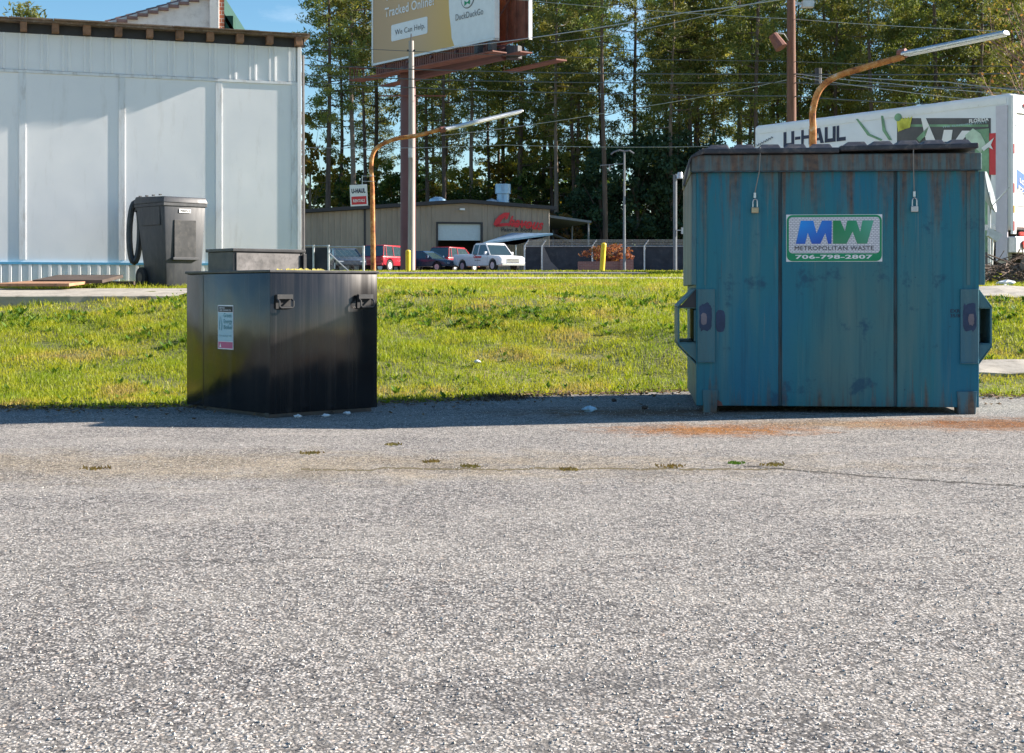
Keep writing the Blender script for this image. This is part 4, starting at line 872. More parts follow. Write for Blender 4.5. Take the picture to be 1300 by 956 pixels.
wires = [((382, 82, 60), (1004, 94, 49), (1400, 90, 42), 'upper grey power line just above the street lamp heads'),
         ((382, 95, 60), (1004, 105, 49), (1400, 112, 42), 'second thick power line crossing the wooden poles'),
         ((382, 104, 61), (1004, 122, 49), (1400, 140, 42), 'third power line sagging below the thick pair'),
         ((340, 55, 60), (1004, 78, 49), (1400, 84, 42), 'thin line crossing the foot of the billboard face'),
         ((620, -4, 54), (1004, 24, 49), (1400, 44, 42), 'topmost line running right from the billboard top'),
         ((560, 62, 70), (870, 16, 55), (1100, -20, 45), 'line climbing steeply to the right across the upper trees'),
         ((700, 54, 70), (850, 30, 58), (1000, -8, 50), 'short line climbing just beneath the steep one'),
         ((560, 172, 68), (800, 138, 56), (1001, 101, 49), 'slack service line rising to the brown wooden pole'),
         ((380, 187, 70), (640, 184, 60), (900, 186, 56), 'lowest thin line level with the top of the dumpster'),
         ((1006, 93, 49), (1130, 106, 45), (1300, 120, 40), 'line from the brown pole towards the truck roof'),
         ((1006, 96, 49), (1130, 114, 45), (1300, 132, 40), 'lower line from the brown pole above the truck roof'),
         ((1080, 98, 30.5), (1200, 104, 30), (1330, 118, 29), 'pale cable hanging over the truck beside the right lamp')]
for i, (a, b, c, lab) in enumerate(wires):
    A, B, C_ = W(*a), W(*b), W(*c); P = []
    for (p, q) in ((A, B), (B, C_)):
        sag = (q-p).length*.006
        for k in range(13):
            u = k/12; v = p.lerp(q, u); v.z -= 4*sag*u*(1-u); P.append(v)
    o_ = P[0].copy(); m = MB(); m.tube([v-o_ for v in P], .020 if 'thick' in lab or 'upper' in lab or 'third' in lab else .011, 4, False)
    o = m.build('power_line', M['rubber_cable'] if i in (0, 1, 2, 3) else M['galv'], None); o.location = o_; tag(o, lab, 'power line', 'overhead wires')

# ---------------------------------------------------------------- billboard
A = W(474, 81, 88); Bq = W(627, 48, 78.97)
bl = thing('billboard', 'large advertising billboard on a single maroon steel column above the body shop', 'billboard', (W(518, HY, 85.5).x, 85.5, H(-6, 85)), 0)
OFF = bl.location.copy()
dirb = (Bq-A); dirb.z = 0; LB = dirb.length; dirb.normalize(); zb = (A.z+Bq.z)/2-OFF.z; OA = Vector((A.x-OFF.x, A.y-OFF.y, zb))
nb = Vector((dirb.y, -dirb.x, 0))
Mf = Matrix(((dirb.x, nb.x, 0, OA.x), (dirb.y, nb.y, 0, OA.y), (0, 0, 1, OA.z), (0, 0, 0, 1)))   # local: x along face, y out of face, z up
def bcoord(px, py):
    u = (px-HX)/F; t = (u*A.y-A.x)/(dirb.x-u*dirb.y); Y = A.y+t*dirb.y; return t, CZ+(HY-py)/F*Y-OFF.z-zb
qb = NT('printed_poster'); sB = qb.sep(qb.tc.outputs['Generated']); cB = qb.ramp(sB[0], [(0, (.50, .33, .19)), (.4, (.60, .40, .22)), (.72, (.74, .46, .12))]); qb.set(base=cB, rough=.6)
m = MB(); m.box(0, LB, -.25, 0, 0, 4.3, Mf); pn = m.build('face', qb.m, bl)
m = MB(); m.box(-.12, 0, -.3, .05, -.1, 4.4, Mf); m.box(LB, LB+.12, -.3, .05, -.1, 4.4, Mf); m.box(-.12, LB+.12, -.3, .05, 4.3, 4.42, Mf); m.box(-.12, LB+.12, -.3, .05, -.12, -.0, Mf); m.build('face_frame', M['white_paint'], pn)
Ub = dirb; Vb = Vector((0, 0, 1))
def on_face(t, z): return OA+Ub*t+Vb*z
t1, z1 = bcoord(570, 0); t2, _ = bcoord(577, 48)
cv = [(t2-.0, 0.02), (LB-.02, .02), (LB-.02, 4.28), (t1-.1, 4.28), (t1, 2.6), (t1+.05, 1.9), (t1+.2, 1.1), (t2-.25, .5)]
poly_on('white_field', [cv], M['white_paint'], pn, OA, Ub, Vb, .012, .01)
def btext(s, pl_, pr_, pyb, hpx, mat, bold, off=.03):
    ta, za = bcoord(pl_, pyb); tb, _ = bcoord(pr_, pyb); Yv = A.y+ta*dirb.y
    text_mesh('lettering', s, mat, pn, on_face(ta, za), Ub, Vb, tb-ta, hpx/F*Yv, None, off, bold)
btext('Tracked Online?', 489, 552, 22.5, 12, M['white_print'], .02)
btext('Tired of Being', 489, 552, 4.5, 12, M['white_print'], .02)
ta, za = bcoord(497, 53); tb, _ = bcoord(543, 53)
poly_on('white_pill', [rrect(ta, tb, za, za+1.0, .12)], M['white_paint'], pn, OA, Ub, Vb, .02, .01)
btext('We Can Help.', 502, 540, 47, 9, M['grey_print'], .0, .04)
btext('DuckDuckGo', 579, 614, 26.5, 8, M['grey_print'], .0, .04)
tc_, zc_ = bcoord(594, -3)
poly_on('emblem_ring', [disc(tc_, zc_, .62)], M['red_paint'] if False else M['grey_print'], pn, OA, Ub, Vb, .03, .01)
poly_on('emblem_disc', [disc(tc_, zc_, .56)], M['white_print'], pn, OA, Ub, Vb, .045, .01)
poly_on('emblem_bow', [[(tc_-.25, zc_-.15), (tc_, zc_-.28), (tc_+.28, zc_-.1), (tc_+.25, zc_-.42), (tc_, zc_-.32), (tc_-.25, zc_-.45)]], M['green_print'], pn, OA, Ub, Vb, .06, .01)
# second panel seen from its back
P1 = Vector((1.0-OFF.x, 78.7-OFF.y, zb-.25)); P2 = Vector((-7.4-OFF.x, 91-OFF.y, zb-.25)); d2 = (P2-P1); L2 = d2.length; d2.normalize(); n2 = Vector((-d2.y, d2.x, 0))
M2 = Matrix(((d2.x, n2.x, 0, P1.x), (d2.y, n2.y, 0, P1.y), (0, 0, 1, P1.z), (0, 0, 0, 1)))
m = MB(); m.box(0, L2, -.1, .1, .2, 4.5, M2)
for k in range(14): m.box(.2+k*.9, .3+k*.9, .1, .22, .2, 4.5, M2)
p2 = m.build('rear_face', M['rust_steel'], bl); m = MB(); m.box(-.06, -.001, -.1, .12, .1, 4.6, M2); m.build('face_frame', M['white_paint'], p2)
# apron, catwalks, beams, column
m = MB()
k = 0
while k*.22 < LB-.3: m.box(.1+k*.22, .26+k*.22, -.2, -.12, -.85, -.14, Mf); k += 1
m.box(.1, LB-.1, -.26, -.201, -.84, -.2, Mf); m.build('apron', M['rust_steel'], bl)
m = MB(); m.box(-1.4, LB+1.0, -.1, .9, -.98, -.92, Mf); m.box(-1.4, -.6, -.1, .9, -.2, -.16, Mf)
for t in (-1.38, -.9, -.6): m.box(t, t+.05, .8, .85, -.95, -.15, Mf)
m.box(0.5, LB+.3, .6, 1.1, -1.05, -.99, Mf); m.build('catwalk', M['rust_steel'], bl)
m = MB(); m.box(-.5, L2+.5, .2, 1.0, -.75, -.68, M2); m.box(-2.2, 3.0, -.9, -.2, -1.3, -1.22, M2); m.build('catwalk', M['rust_steel'], bl)
m = MB(); c0 = (OA+Ub*LB*.15+P1+d2*L2*.85)/2; c1 = (OA+Ub*LB*.95+P1+d2*L2*.05)/2; m.tube([c0+Vector((0, 0, -.7)), c1+Vector((0, 0, -.7))], .35, 10)
for t in (.1, .3, .5, .7, .9):
    a_ = OA+Ub*LB*t; b_ = P1+d2*L2*(1-t); m.tube([a_+Vector((0, 0, -.3)), b_+Vector((0, 0, -.1))], .1, 6); m.tube([a_+Vector((0, 0, .3))-nb*.4, b_+Vector((0, 0, 3.0))], .06, 5)
m.build('truss', M['maroon_steel'], bl)
m = MB(); m.tube([(0, 0, -.3), (0, 0, zb-.6)], .46, 24); m.build('column', M['maroon_steel'], bl, smooth=True)
m = MB()
for t in (LB-1.0, LB+.2): m.box(t, t+.3, .2, .6, -.8, -.3, Mf)
m.tube([P1+Vector((-.9, .5, -.2)), P1+Vector((-.9, .5, -.9))], .45, 12); m.build('floodlight', M['dark_trim'], bl)
m = MB(); m.box(-1.7, 2.3, -.7, -.62, zb-2.45, zb-2.38); m.build('maintenance_rail', M['rust_steel'], bl)

# ---------------------------------------------------------------- body shop
bs = thing('body_shop', 'tan ribbed metal body shop with a half open garage door and red script sign', 'building', (0, 0, 0), 0)
SO_ = Vector((W(698, HY, 117).x, 117, H(4, 112)-.3)); bs.location = SO_; SA = 12; bs.rotation_euler = (0, 0, R(SA))
ca, sa = math.cos(R(SA)), math.sin(R(SA))
def sp(px, py):                                       # pixel on the facade -> local x, z
    u = (px-HX)/F; x = (u*SO_.y-SO_.x)/(ca-u*sa); Y = SO_.y+x*sa; return x, CZ+(HY-py)/F*Y-SO_.z
xr = 0; xl = sp(350, 300)[0]; xrid, zrid = sp(590, 258); zR = sp(698, 266)[1]; zL = sp(385, 271)[1]
gx0, gzt = sp(556, 284); gx1, _ = sp(610.5, 284); gzm = sp(556, 305)[1]
def roofz(x): return zR+(zrid-zR)*(x/xrid) if x > xrid else zrid+(zL-zrid)*((x-xrid)/(sp(385, 300)[0]-xrid))
cols_ = []; x = xl
m = MB(); m.prism([(xl, 0), (gx0, 0), (gx0, roofz(gx0)), (xl, roofz(xl))], 0, .3); m.prism([(gx1, 0), (0, 0), (0, zR), (gx1, roofz(gx1))], 0, .3)
m.prism([(gx0, gzt), (gx1, gzt), (gx1, roofz(gx1)), (xrid, zrid), (gx0, roofz(gx0))] if gx0 < xrid < gx1 else [(gx0, gzt), (gx1, gzt), (gx1, roofz(gx1)), (gx0, roofz(gx0))], 0, .3)
m.box(-.3, 0, .31, 22, 0, zR); x = xl
while x < -.1:
    if not (gx0-.12 < x < gx1+.05): m.prism([(x, .0), (x+.05, -.05), (x+.10, -.05), (x+.15, 0)], .05, roofz(x)-.05, 'z')
    x += .46
m.build('wall', M['tan_metal'], bs)
m = MB(); dpx = sp(463, 300)[0]; m.box(dpx-.08, dpx+.08, -.12, -.051, 0, roofz(dpx)); m.build('downpipe', M['dark_trim'], bs)
m = MB(); m.box(gx0+.02, gx1-.02, .12, .18, gzm, gzt); m.build('garage_door', simple('pale_door', (.50, .60, .66), .5, var=.06), bs)
m = MB(); m.box(gx0-.15, gx0, -.07, .1, 0, gzt+.15); m.box(gx1, gx1+.15, -.07, .1, 0, gzt+.15); m.box(gx0, gx1, -.07, .1, gzt, gzt+.15); m.build('door_frame', M['dark_trim'], bs)
m = MB(); m.box(gx0-.5, gx1+.5, 5, 5.1, 0, gzt+.4); m.box(gx0-.5, gx0-.4, .4, 5, 0, gzt+.4); m.box(gx1+.4, gx1+.5, .4, 5, 0, gzt+.4); m.box(gx0-.5, gx1+.5, .4, 5.1, gzt+.4, gzt+.5); m.build('garage_interior', M['dark_trim'], bs)
rt = .12
m = MB(); m.hexa([Vector(p) for p in [(xl-.3, -.5, roofz(xl)+.02), (xrid, -.5, zrid+.02), (xrid, 22, zrid+.02), (xl-.3, 22, roofz(xl)+.02), (xl-.3, -.5, roofz(xl)+.3), (xrid, -.5, zrid+.3), (xrid, 22, zrid+.3), (xl-.3, 22, roofz(xl)+.3)]])
m.hexa([Vector(p) for p in [(xrid, -.5, zrid+.02), (.5, -.5, zR-.03), (.5, 22, zR-.03), (xrid, 22, zrid+.02), (xrid, -.5, zrid+.3), (.5, -.5, zR+.25), (.5, 22, zR+.25), (xrid, 22, zrid+.3)]]); rf = m.build('roof', M['dark_trim'], bs)
# roof vents
vx, vz = sp(648, 260); m = MB(); m.tube([(vx, 3, vz-.4), (vx, 3, vz+1.35)], .52, 14); m.tube([(vx, 3, vz+1.1), (vx, 3, vz+1.9)], .66, 14); m.build('vent_stack', M['blue_galv'], rf)
vx, vz = sp(563, 262); m = MB(); m.tube([(vx, 3, vz-.2), (vx, 3, vz+.35), (vx, 3, vz+.75), (vx, 3, vz+.95)], [.55, .75, .7, .3], 14); m.build('turbine_vent', M['blue_galv'], rf)
m = MB(); dc = Vector((vx+4.6, 3, vz-.1)); pts = [dc+Vector((math.cos(R(a))*.6, 0, math.sin(R(a))*.7)) for a in range(0, 181, 30)]; m.tube(pts, .3, 8); m.build('duct', M['galv'], rf)
# sign
def ft(s, pl_, pr_, pyb, hpx, mat, bold, shear, ang_=0, off=.1, name='sign_lettering'):
    xa, za = sp(pl_, pyb); xb, _ = sp(pr_, pyb); Uv = (math.cos(R(ang_)), 0, math.sin(R(ang_))); Vv_ = (-math.sin(R(ang_)), 0, math.cos(R(ang_)))
    return text_mesh(name, s, mat, bs, (xa, -.06, za), Uv, Vv_, xb-xa, hpx/F*117, None, off, bold, shear)
ft('havous', 644, 689, 287.6, 14, M['red_paint'], .03, .35, -6)
xa, za = sp(626, 287); k_ = 1/F*117
def SP(pp): return [((a-626)*k_*1.0, (287-b)*k_) for a, b in pp]
poly_on('sign_lettering', [SP([(647, 270), (640, 270), (633, 274), (628, 280), (626, 285), (629, 287.5), (636, 287), (634, 284), (637, 279), (642, 275), (641, 279), (644, 278)]),
                           SP([(628, 286), (636, 283.5), (650, 282.6), (664, 283.5), (682, 287), (668, 286.3), (650, 285.8), (636, 287.5), (629, 288)])], M['red_paint'], bs, (xa, -.06, za), (1, 0, 0), (0, 0, 1), .12, .05)
ft('Paint & Body', 636, 676, 295.4, 6.3, M['black_print'], .02, 0, 0)
m = MB(); x_, z_ = sp(583, 267); m.box(x_, x_+.4, -.4, -.06, z_, z_+.15); m.build('wall_light', M['white_paint'], bs)
# lean-to roof on the right
lt = thing('lean_to', 'open lean-to roof on thin posts at the right side of the body shop', 'carport', SO_, R(SA))
x1_, z1_ = sp(752, 281); m = MB(); zz0 = sp(698, 274)[1]; m.hexa([Vector(p) for p in [(.05, .3, zz0-.12), (x1_, .3, z1_-.12), (x1_, 14, z1_-.12), (.05, 14, zz0-.12), (.05, .3, zz0+.1), (x1_, .3, z1_+.05), (x1_, 14, z1_+.05), (.05, 14, zz0+.1)]]); m.build('roof', M['shade_metal'], lt)
for y in (.5, 6, 13): m = MB(); m.tube([(x1_-.2, y, 0), (x1_-.2, y, z1_-.1)], .08, 6); m.build('post', M['shade_metal'], lt)
# awning tent in front
tw = W(650, 345, 113.5); tn = thing('canopy', 'low pale metal canopy with a sloping roof in front of the body shop corner', 'canopy', (tw.x, 113.5, H(tw.x, 113)), 0)
def tp(px, py, dy=0): Y = 113.5+dy; return Vector(((px-HX)/F*Y-tw.x, dy, CZ+(HY-py)/F*Y-tn.location.z))
m = MB(); a, b, c, d = tp(613, 308), tp(655, 308.5), tp(702, 296, 0), tp(650, 295.5, 2.5)
e_, f_ = tp(742, 312, 0), tp(742, 312, 3)
m.add([a, b, c, d, a-Vector((0, 0, .15)), b-Vector((0, 0, .15)), c-Vector((0, 0, .15)), d-Vector((0, 0, .15))], [(0, 1, 2, 3), (4, 7, 6, 5), (0, 4, 5, 1), (1, 5, 6, 2), (2, 6, 7, 3), (3, 7, 4, 0)]); m.build('roof', M['blue_galv'], tn)
m = MB(); c2 = c+Vector((0, 3, 0)); m.add([c, e_, f_, c2, c-Vector((0, 0, .12)), e_-Vector((0, 0, .12)), f_-Vector((0, 0, .12)), c2-Vector((0, 0, .12))], [(0, 1, 2, 3), (4, 7, 6, 5), (0, 4, 5, 1), (1, 5, 6, 2), (2, 6, 7, 3), (3, 7, 4, 0)]); m.build('rear_roof', M['screen'], tn)
for px, py in ((615, 309), (655, 309), (740, 313)): q_ = tp(px, py); m = MB(); m.tube([(q_.x, .05, 0), (q_.x, .05, q_.z)], .05, 6); m.build('post', M['galv'], tn)

# ---------------------------------------------------------------- fences
def fence(name, label, pxs, Y, pytop, screen=True, arms=True, r=.05, brace=False, rail=True):
    b = W(pxs[0], HY, Y); z0 = H(b.x, Y); t = thing(name, label, 'fence', (b.x, Y, z0), 0)
    X = [(px-pxs[0])/F*Y for px in pxs]; ht = CZ+(HY-pytop)/F*Y-z0
    for x in X:
        m = MB(); m.tube([(x, 0, 0), (x, 0, ht)], r, 8)
        if arms: m.tube([(x, 0, ht), (x+.3, -.12, ht+.42)], r*.6, 6)
        m.build('post', M['galv'], t)
    if rail: m = MB(); m.tube([(X[0], 0, ht-.03), (X[-1], 0, ht-.03)], r*.6, 6); m.build('top_rail', M['galv'], t)
    if arms:
        m = MB()
        for k in (.3, .65, .97): m.tube([(X[0]+.3*k, -.12*k, ht+.42*k), (X[-1]+.3*k, -.12*k, ht+.42*k)], .018, 3)
        m.build('barbed_wire', M['galv'], t)
    if screen: m = MB(); m.box(X[0], X[-1], .06, .09, .02, ht-.08); m.build('screen', M['screen'], t)
    else:
        q = .16 if Y < 80 else .3; m = MB(); wr_ = .0022; n_ = int((X[-1]-X[0])/q)
        for k in range(-int(ht/q), n_):
            a = X[0]+k*q
            for s in (1, -1):
                lo_ = max(0, X[0]-a); hi_ = min(ht, X[-1]-a)
                if hi_ > lo_: m.tube([(a+lo_, 0, lo_ if s > 0 else ht-lo_), (a+hi_, 0, hi_ if s > 0 else ht-hi_)], wr_, 3, False)
        m.build('wire_mesh', M['rubber_cable'], t)
    if brace: m = MB(); m.tube([(X[0], -.05, ht*.75), (X[0]+(X[-1]-X[0])*.62, -.05, 0)], r*.6, 6); m.build('brace', M['galv'], t)
    return t
f1 = fence('security_fence', 'chain link fence with dark screen and barbed wire right of the pickup', [666, 688, 752, 818, 884, 950, 1016, 1082], 104, 312, True, True, .07)
m = MB(); m.add([(1.3, -.02, .1), (2.6, -.03, .1), (1.9, .0, .8), (1.35, -.02, 2.0)], [(0, 1, 2, 3)]); m.build('torn_flap', simple('torn_screen', (.16, .15, .15), .9), f1)
fence('security_fence', 'dark screened fence panel right beside the white building', [380, 398, 417], 44, 311, True, False, .035)
fence('security_fence', 'open wire fence panel with a diagonal brace left of the rusty lamp', [417, 461.5], 43.8, 312, False, False, .035, True)
for px in (417, 461.5):
    pass

# bollards
def bollard(label, px, Y, pt, pb, tilt=0):
    b = W(px, HY, Y); z0 = H(b.x, Y)-.05; hgt_ = CZ+(HY-pt)/F*Y-z0
    t = thing('bollard', label, 'bollard', (b.x, Y, z0), 0, 'yellow steel bollards'); r = 3.3/F*Y
    m = MB(); m.tube([(0, 0, 0), (tilt, 0, hgt_-.04)], r, 14); m.build('post', M['yellow_paint'], t, smooth=True)
    m = MB(); m.tube([(tilt, 0, hgt_-.04), (tilt, 0, hgt_), (tilt, 0, hgt_+.02)], [r*1.04, r*.9, r*.4], 14); m.build('cap', M['yellow_paint'], t, smooth=True)
bollard('upright yellow bollard in front of the billboard column', 518, 48, 318, 345)
bollard('leaning yellow bollard in front of the brick planter', 764, 44, 309, 346, .06)

# brick planter, bush and flag pole
pw = W(768, HY, 96); zp = H(pw.x, 96)
pt_ = thing('brick_planter', 'low stepped brick planter beside the thin pole', 'planter', (pw.x, 96, zp), 0)
m = MB(); k9 = 96/F; m.box((735-768)*k9, (790-768)*k9, 0, 1.6, 0, .72); m.build('wall', M['brick_pink'], pt_); m = MB(); m.box((787-768)*k9, (804-768)*k9, -.15, 1.6, 0, .85); m.build('pillar', M['brick_pink'], pt_)
fp = W(792.5, HY, 95); tf = thing('floodlight_pole', 'thin grey pole with curved top arms above the brick planter', 'lamp post', (fp.x, 95, H(fp.x, 95)), 0)
z5 = lambda py: CZ+(HY-py)/F*95-tf.location.z
m = MB(); m.tube([(0, 0, 0), (0, 0, z5(193))], [.10, .06], 8); m.build('pole', M['shade_metal'], tf, smooth=True)
m = MB(); m.tube([(0, 0, z5(192)), (-.35, 0, z5(190.5)), (-.7, 0, z5(193)), (-.9, 0, z5(196))], .06, 6); m.tube([(0, 0, z5(192)), (.35, 0, z5(191)), (.65, 0, z5(195))], .06, 6); m.tube([(-1.6, 0, z5(210)), (0, 0, z5(208))], .04, 6); m.tube([(-1.0, 0, z5(209)), (-1.0, 0, z5(217))], .06, 6); m.build('arm', M['shade_metal'], tf)
fp = W(857, HY, 96); tf = thing('floodlight_pole', 'wooden pole with a round floodlight left of the dumpster rim', 'lamp post', (fp.x, 96, H(fp.x, 96)), 0)
z5 = lambda py: CZ+(HY-py)/F*96-tf.location.z
m = MB(); m.tube([(0, 0, 0), (0, 0, z5(222))], .13, 8); m.build('pole', M['shade_metal'], tf, smooth=True)
m = MB(); m.tube([(.3, -.2, z5(219)), (.3, -.2, z5(227))], [.15, .24], 10); m.box(0, .3, -.1, -.05, z5(222), z5(221)); m.build('floodlight', M['galv'], tf)
m = MB(); m.box(.4, .75, -.3, 0, z5(297), z5(289)); m.box(.1, .42, -.2, -.15, z5(293), z5(292)); m.build('meter_box', M['galv'], tf)

# ---------------------------------------------------------------- vehicles
def vehicle(name, label, cat, px, Y, heading, mat, kind, z_add=0, scale=1.0, fascia='grille'):
    b = W(px, HY, Y); t = thing(name, label, cat, (b.x, Y, H(b.x, Y)+.02+z_add), R(heading), 'vehicles parked at the body shop'); t.scale = (scale,)*3
    # local: +x forward
    if kind == 'pickup': Lh, wd, hb, hr = 2.85, .98, 1.12, 1.90
    elif kind == 'suv': Lh, wd, hb, hr = 2.3, .92, 1.05, 1.78
    else: Lh, wd, hb, hr = 2.35, .88, .92, 1.42
    g0 = .42
    if kind == 'pickup':
        prof = [(-Lh, .55), (-Lh, 1.22), (-.55, 1.22), (-.5, 1.14), (1.15, 1.14), (1.3, 1.12), (2.6, 1.02), (Lh, .9), (Lh, .45)]; cab = [(-.62, 1.22), (-.5, 1.82), (-.3, 1.90), (.65, 1.90), (.85, 1.84), (1.5, 1.12)]
    elif kind == 'suv':
        prof = [(-Lh, .5), (-Lh, .98), (-2.2, 1.05), (1.0, 1.05), (1.15, 1.02), (2.1, .92), (Lh, .8), (Lh, .42)]; cab = [(-2.2, 1.05), (-2.05, 1.66), (-1.9, 1.76), (.25, 1.76), (.45, 1.70), (1.2, 1.03)]
    else:
        prof = [(-Lh, .45), (-Lh, .86), (-1.8, .95), (1.0, .93), (1.1, .91), (2.1, .78), (Lh, .66), (Lh, .36)]; cab = [(-1.8, .95), (-1.2, 1.36), (-.9, 1.42), (.1, 1.42), (.3, 1.38), (1.1, .92)]
    wx = (-1.75*Lh/2.85, 1.85*Lh/2.85); wr = .40 if kind != 'car' else .33
    low = []                                       # underside with wheel arches
    for cx in (wx[1], wx[0]):
        for k in range(9): a = math.pi*k/8; low.append((cx+math.cos(a)*wr*1.18, max(g0-.05, wr+math.sin(a)*wr*1.18)))
    poly = prof+[(Lh, .42)]+low+[(-Lh, .42)] if False else prof+low
    m = MB(); n = len(poly)
    for yy in (-wd, wd): m.v += [(x, yy, z) for x, z in poly]
    m.f = [tuple(range(n)), tuple(reversed(range(n, 2*n)))]+[(i, i+n, (i+1) % n+n, (i+1) % n) for i in range(n)]
    body = m.build('body', mat, t, .04, True)
    # cab: glass core, then roof and pillars in body colour
    tum = .16; nc = len(cab); zt_ = max(z for _, z in cab); zb_ = min(z for _, z in cab)
    def cw(z): return wd-.06-tum*(z-zb_)/(zt_-zb_)
    m = MB()
    for sgn in (-1, 1): m.v += [(x, sgn*cw(z), z) for x, z in cab]
    m.f = [tuple(range(nc)), tuple(reversed(range(nc, 2*nc)))]+[(i, i+nc, (i+1) % nc+nc, (i+1) % nc) for i in range(nc)]
    m.build('window_glass', M['glass_dark'], t)
    m = MB(); top = [p for p in cab if p[1] > zt_-.09]; m.hexa([Vector(p) for p in [(top[0][0]-.03, -cw(zt_-.08)-.01, top[0][1]-.02), (top[-1][0]+.06, -cw(zt_-.08)-.01, top[-1][1]-.04), (top[-1][0]+.06, cw(zt_-.08)+.01, top[-1][1]-.04), (top[0][0]-.03, cw(zt_-.08)+.01, top[0][1]-.02), (top[0][0]+.1, -cw(zt_), zt_+.04), (top[-1][0]-.05, -cw(zt_), zt_+.04), (top[-1][0]-.05, cw(zt_), zt_+.04), (top[0][0]+.1, cw(zt_), zt_+.04)]]); m.build('roof', mat, t, .03, True)
    m = MB()
    for sgn in (-1, 1):
        ends = [(cab[0], top[0]), (cab[-1], top[-1])]
        xm = (top[0][0]+top[-1][0])/2-.05; ends.append(((xm-.05, zb_), (xm, zt_-.03)))
        if kind == 'suv': ends.append(((xm-1.0, zb_), (xm-.9, zt_-.03)))
        for (x0, z0_), (x1_, z1_) in ends: m.tube([(x0, sgn*(cw(z0_)+.0), z0_), (x1_, sgn*(cw(z1_)+.0), z1_)], .045, 5)
    m.build('pillar', mat, t)
    for cx in wx:
        for sgn in (-1, 1):
            m = MB(); m.tube([(cx, sgn*(wd-.22), wr), (cx, sgn*(wd-.005), wr)], wr, 18); wh = m.build('wheel', M['tyre'], t, .02)
            m = MB(); m.tube([(cx, sgn*(wd-.02), wr), (cx, sgn*(wd+.008), wr)], wr*.58, 12); m.build('rim', M['galv'], wh)
    for sgn in (-1, 1):
        m = MB(); m.box(Lh-.10, Lh+.015, sgn*(wd-.22)-.17, sgn*(wd-.22)+.17, prof[-2][1]-.26, prof[-2][1]-.04); m.build('headlight', M['lamp_clear'], t, .02)
        m = MB(); m.box(-Lh-.015, -Lh+.05, sgn*(wd-.10)-.08, sgn*(wd-.10)+.08, .75, 1.05 if kind != 'car' else .85); m.build('tail_light', M['lamp_red'], t, .01)
        m = MB(); xm_ = cab[-1][0]-.35; m.box(xm_, xm_+.14, sgn*(wd+.02), sgn*(wd+.2), zb_+.02, zb_+.22) if sgn > 0 else m.box(xm_, xm_+.14, -wd-.2, -wd-.02, zb_+.02, zb_+.22); m.build('mirror', mat, t, .02)
    m = MB(); m.box(Lh-.05, Lh+.02, -.52, .52, prof[-2][1]-.34, prof[-2][1]-.06); gr = m.build('grille', M['dark_trim'] if kind != 'pickup' else M['chrome'], t, .01)
    m = MB(); 
    for k in range(3): m.box(Lh+.021, Lh+.03, -.48, .48, prof[-2][1]-.32+.09*k, prof[-2][1]-.27+.09*k)
    m.build('grille_bars', M['dark_trim'], gr)
    m = MB(); m.box(Lh-.1, Lh+.09, -wd+.04, wd-.04, .38, .56); m.build('bumper', M['chrome'] if kind == 'pickup' else mat, t, .03)
    m = MB(); m.box(-Lh-.09, -Lh+.1, -wd+.04, wd-.04, .42, .58); m.build('bumper', M['chrome'] if kind == 'pickup' else mat, t, .03)
    m = MB()
    for sgn in (-1, 1):
        for xs_ in ((top[0][0]+top[-1][0])/2-.1, cab[-1][0]-.25): m.box(xs_, xs_+.015, sgn*wd-.004 if sgn < 0 else wd, sgn*wd if sgn < 0 else wd+.004, .55, zb_)
    m.build('door_gap', M['dark_trim'], t)
    return t
carp = lambda n, c: simple(n, c, .25, var=.05, spec=.6)
pk = vehicle('pickup_truck', 'white pickup truck with red lettering on the door, nose to the right', 'pickup truck', 620, 97, -54, carp('white_car_paint', (.78, .80, .82)), 'pickup')
text_mesh('door_lettering', 'Chavous', M['red_paint'], pk, (-.35, -.985, .92), (1, 0, 0), (0, 0, 1), .95, .2, None, .012, .05, .3)
text_mesh('door_lettering', 'Paint & Body', M['black_print'], pk, (-.2, -.985, .72), (1, 0, 0), (0, 0, 1), .7, .09, None, .012, .02)
vehicle('suv', 'dark red sport utility vehicle parked just left of the white pickup', 'suv', 576, 105, 62, carp('red_car_paint', (.30, .015, .03)), 'suv')
vehicle('suv', 'red sport utility vehicle behind the rusty lamp pole', 'suv', 494, 98, 64, carp('crimson_car_paint', (.34, .02, .035)), 'suv')
vehicle('car', 'low dark blue car between the billboard column and the red vehicles', 'car', 540, 100, -30, carp('blue_car_paint', (.02, .05, .10)), 'car')
vehicle('car', 'dark grey car with pale roof behind the braced fence panel', 'car', 437, 92, -72, carp('grey_car_paint', (.05, .07, .10)), 'car', 0, 1.05)
vehicle('car', 'red hatchback with its bonnet up beside the billboard column', 'car', 512, 103, -20, carp('dull_red_car_paint', (.26, .03, .04)), 'car')

# ---------------------------------------------------------------- white box truck
TR = W(1283, HY, 30.0); tz = H(TR.x, 30)
td = Vector((4.4, -6.0, 0)).normalized(); tang = math.atan2(-td.y, -td.x)   # local +x = forward (away, to the left)
bt_ = thing('box_truck', 'white rental box truck with lettering parked behind the dumpster', 'box truck', (TR.x, 30.0, tz), tang)
fw = -td                                              # forward in world
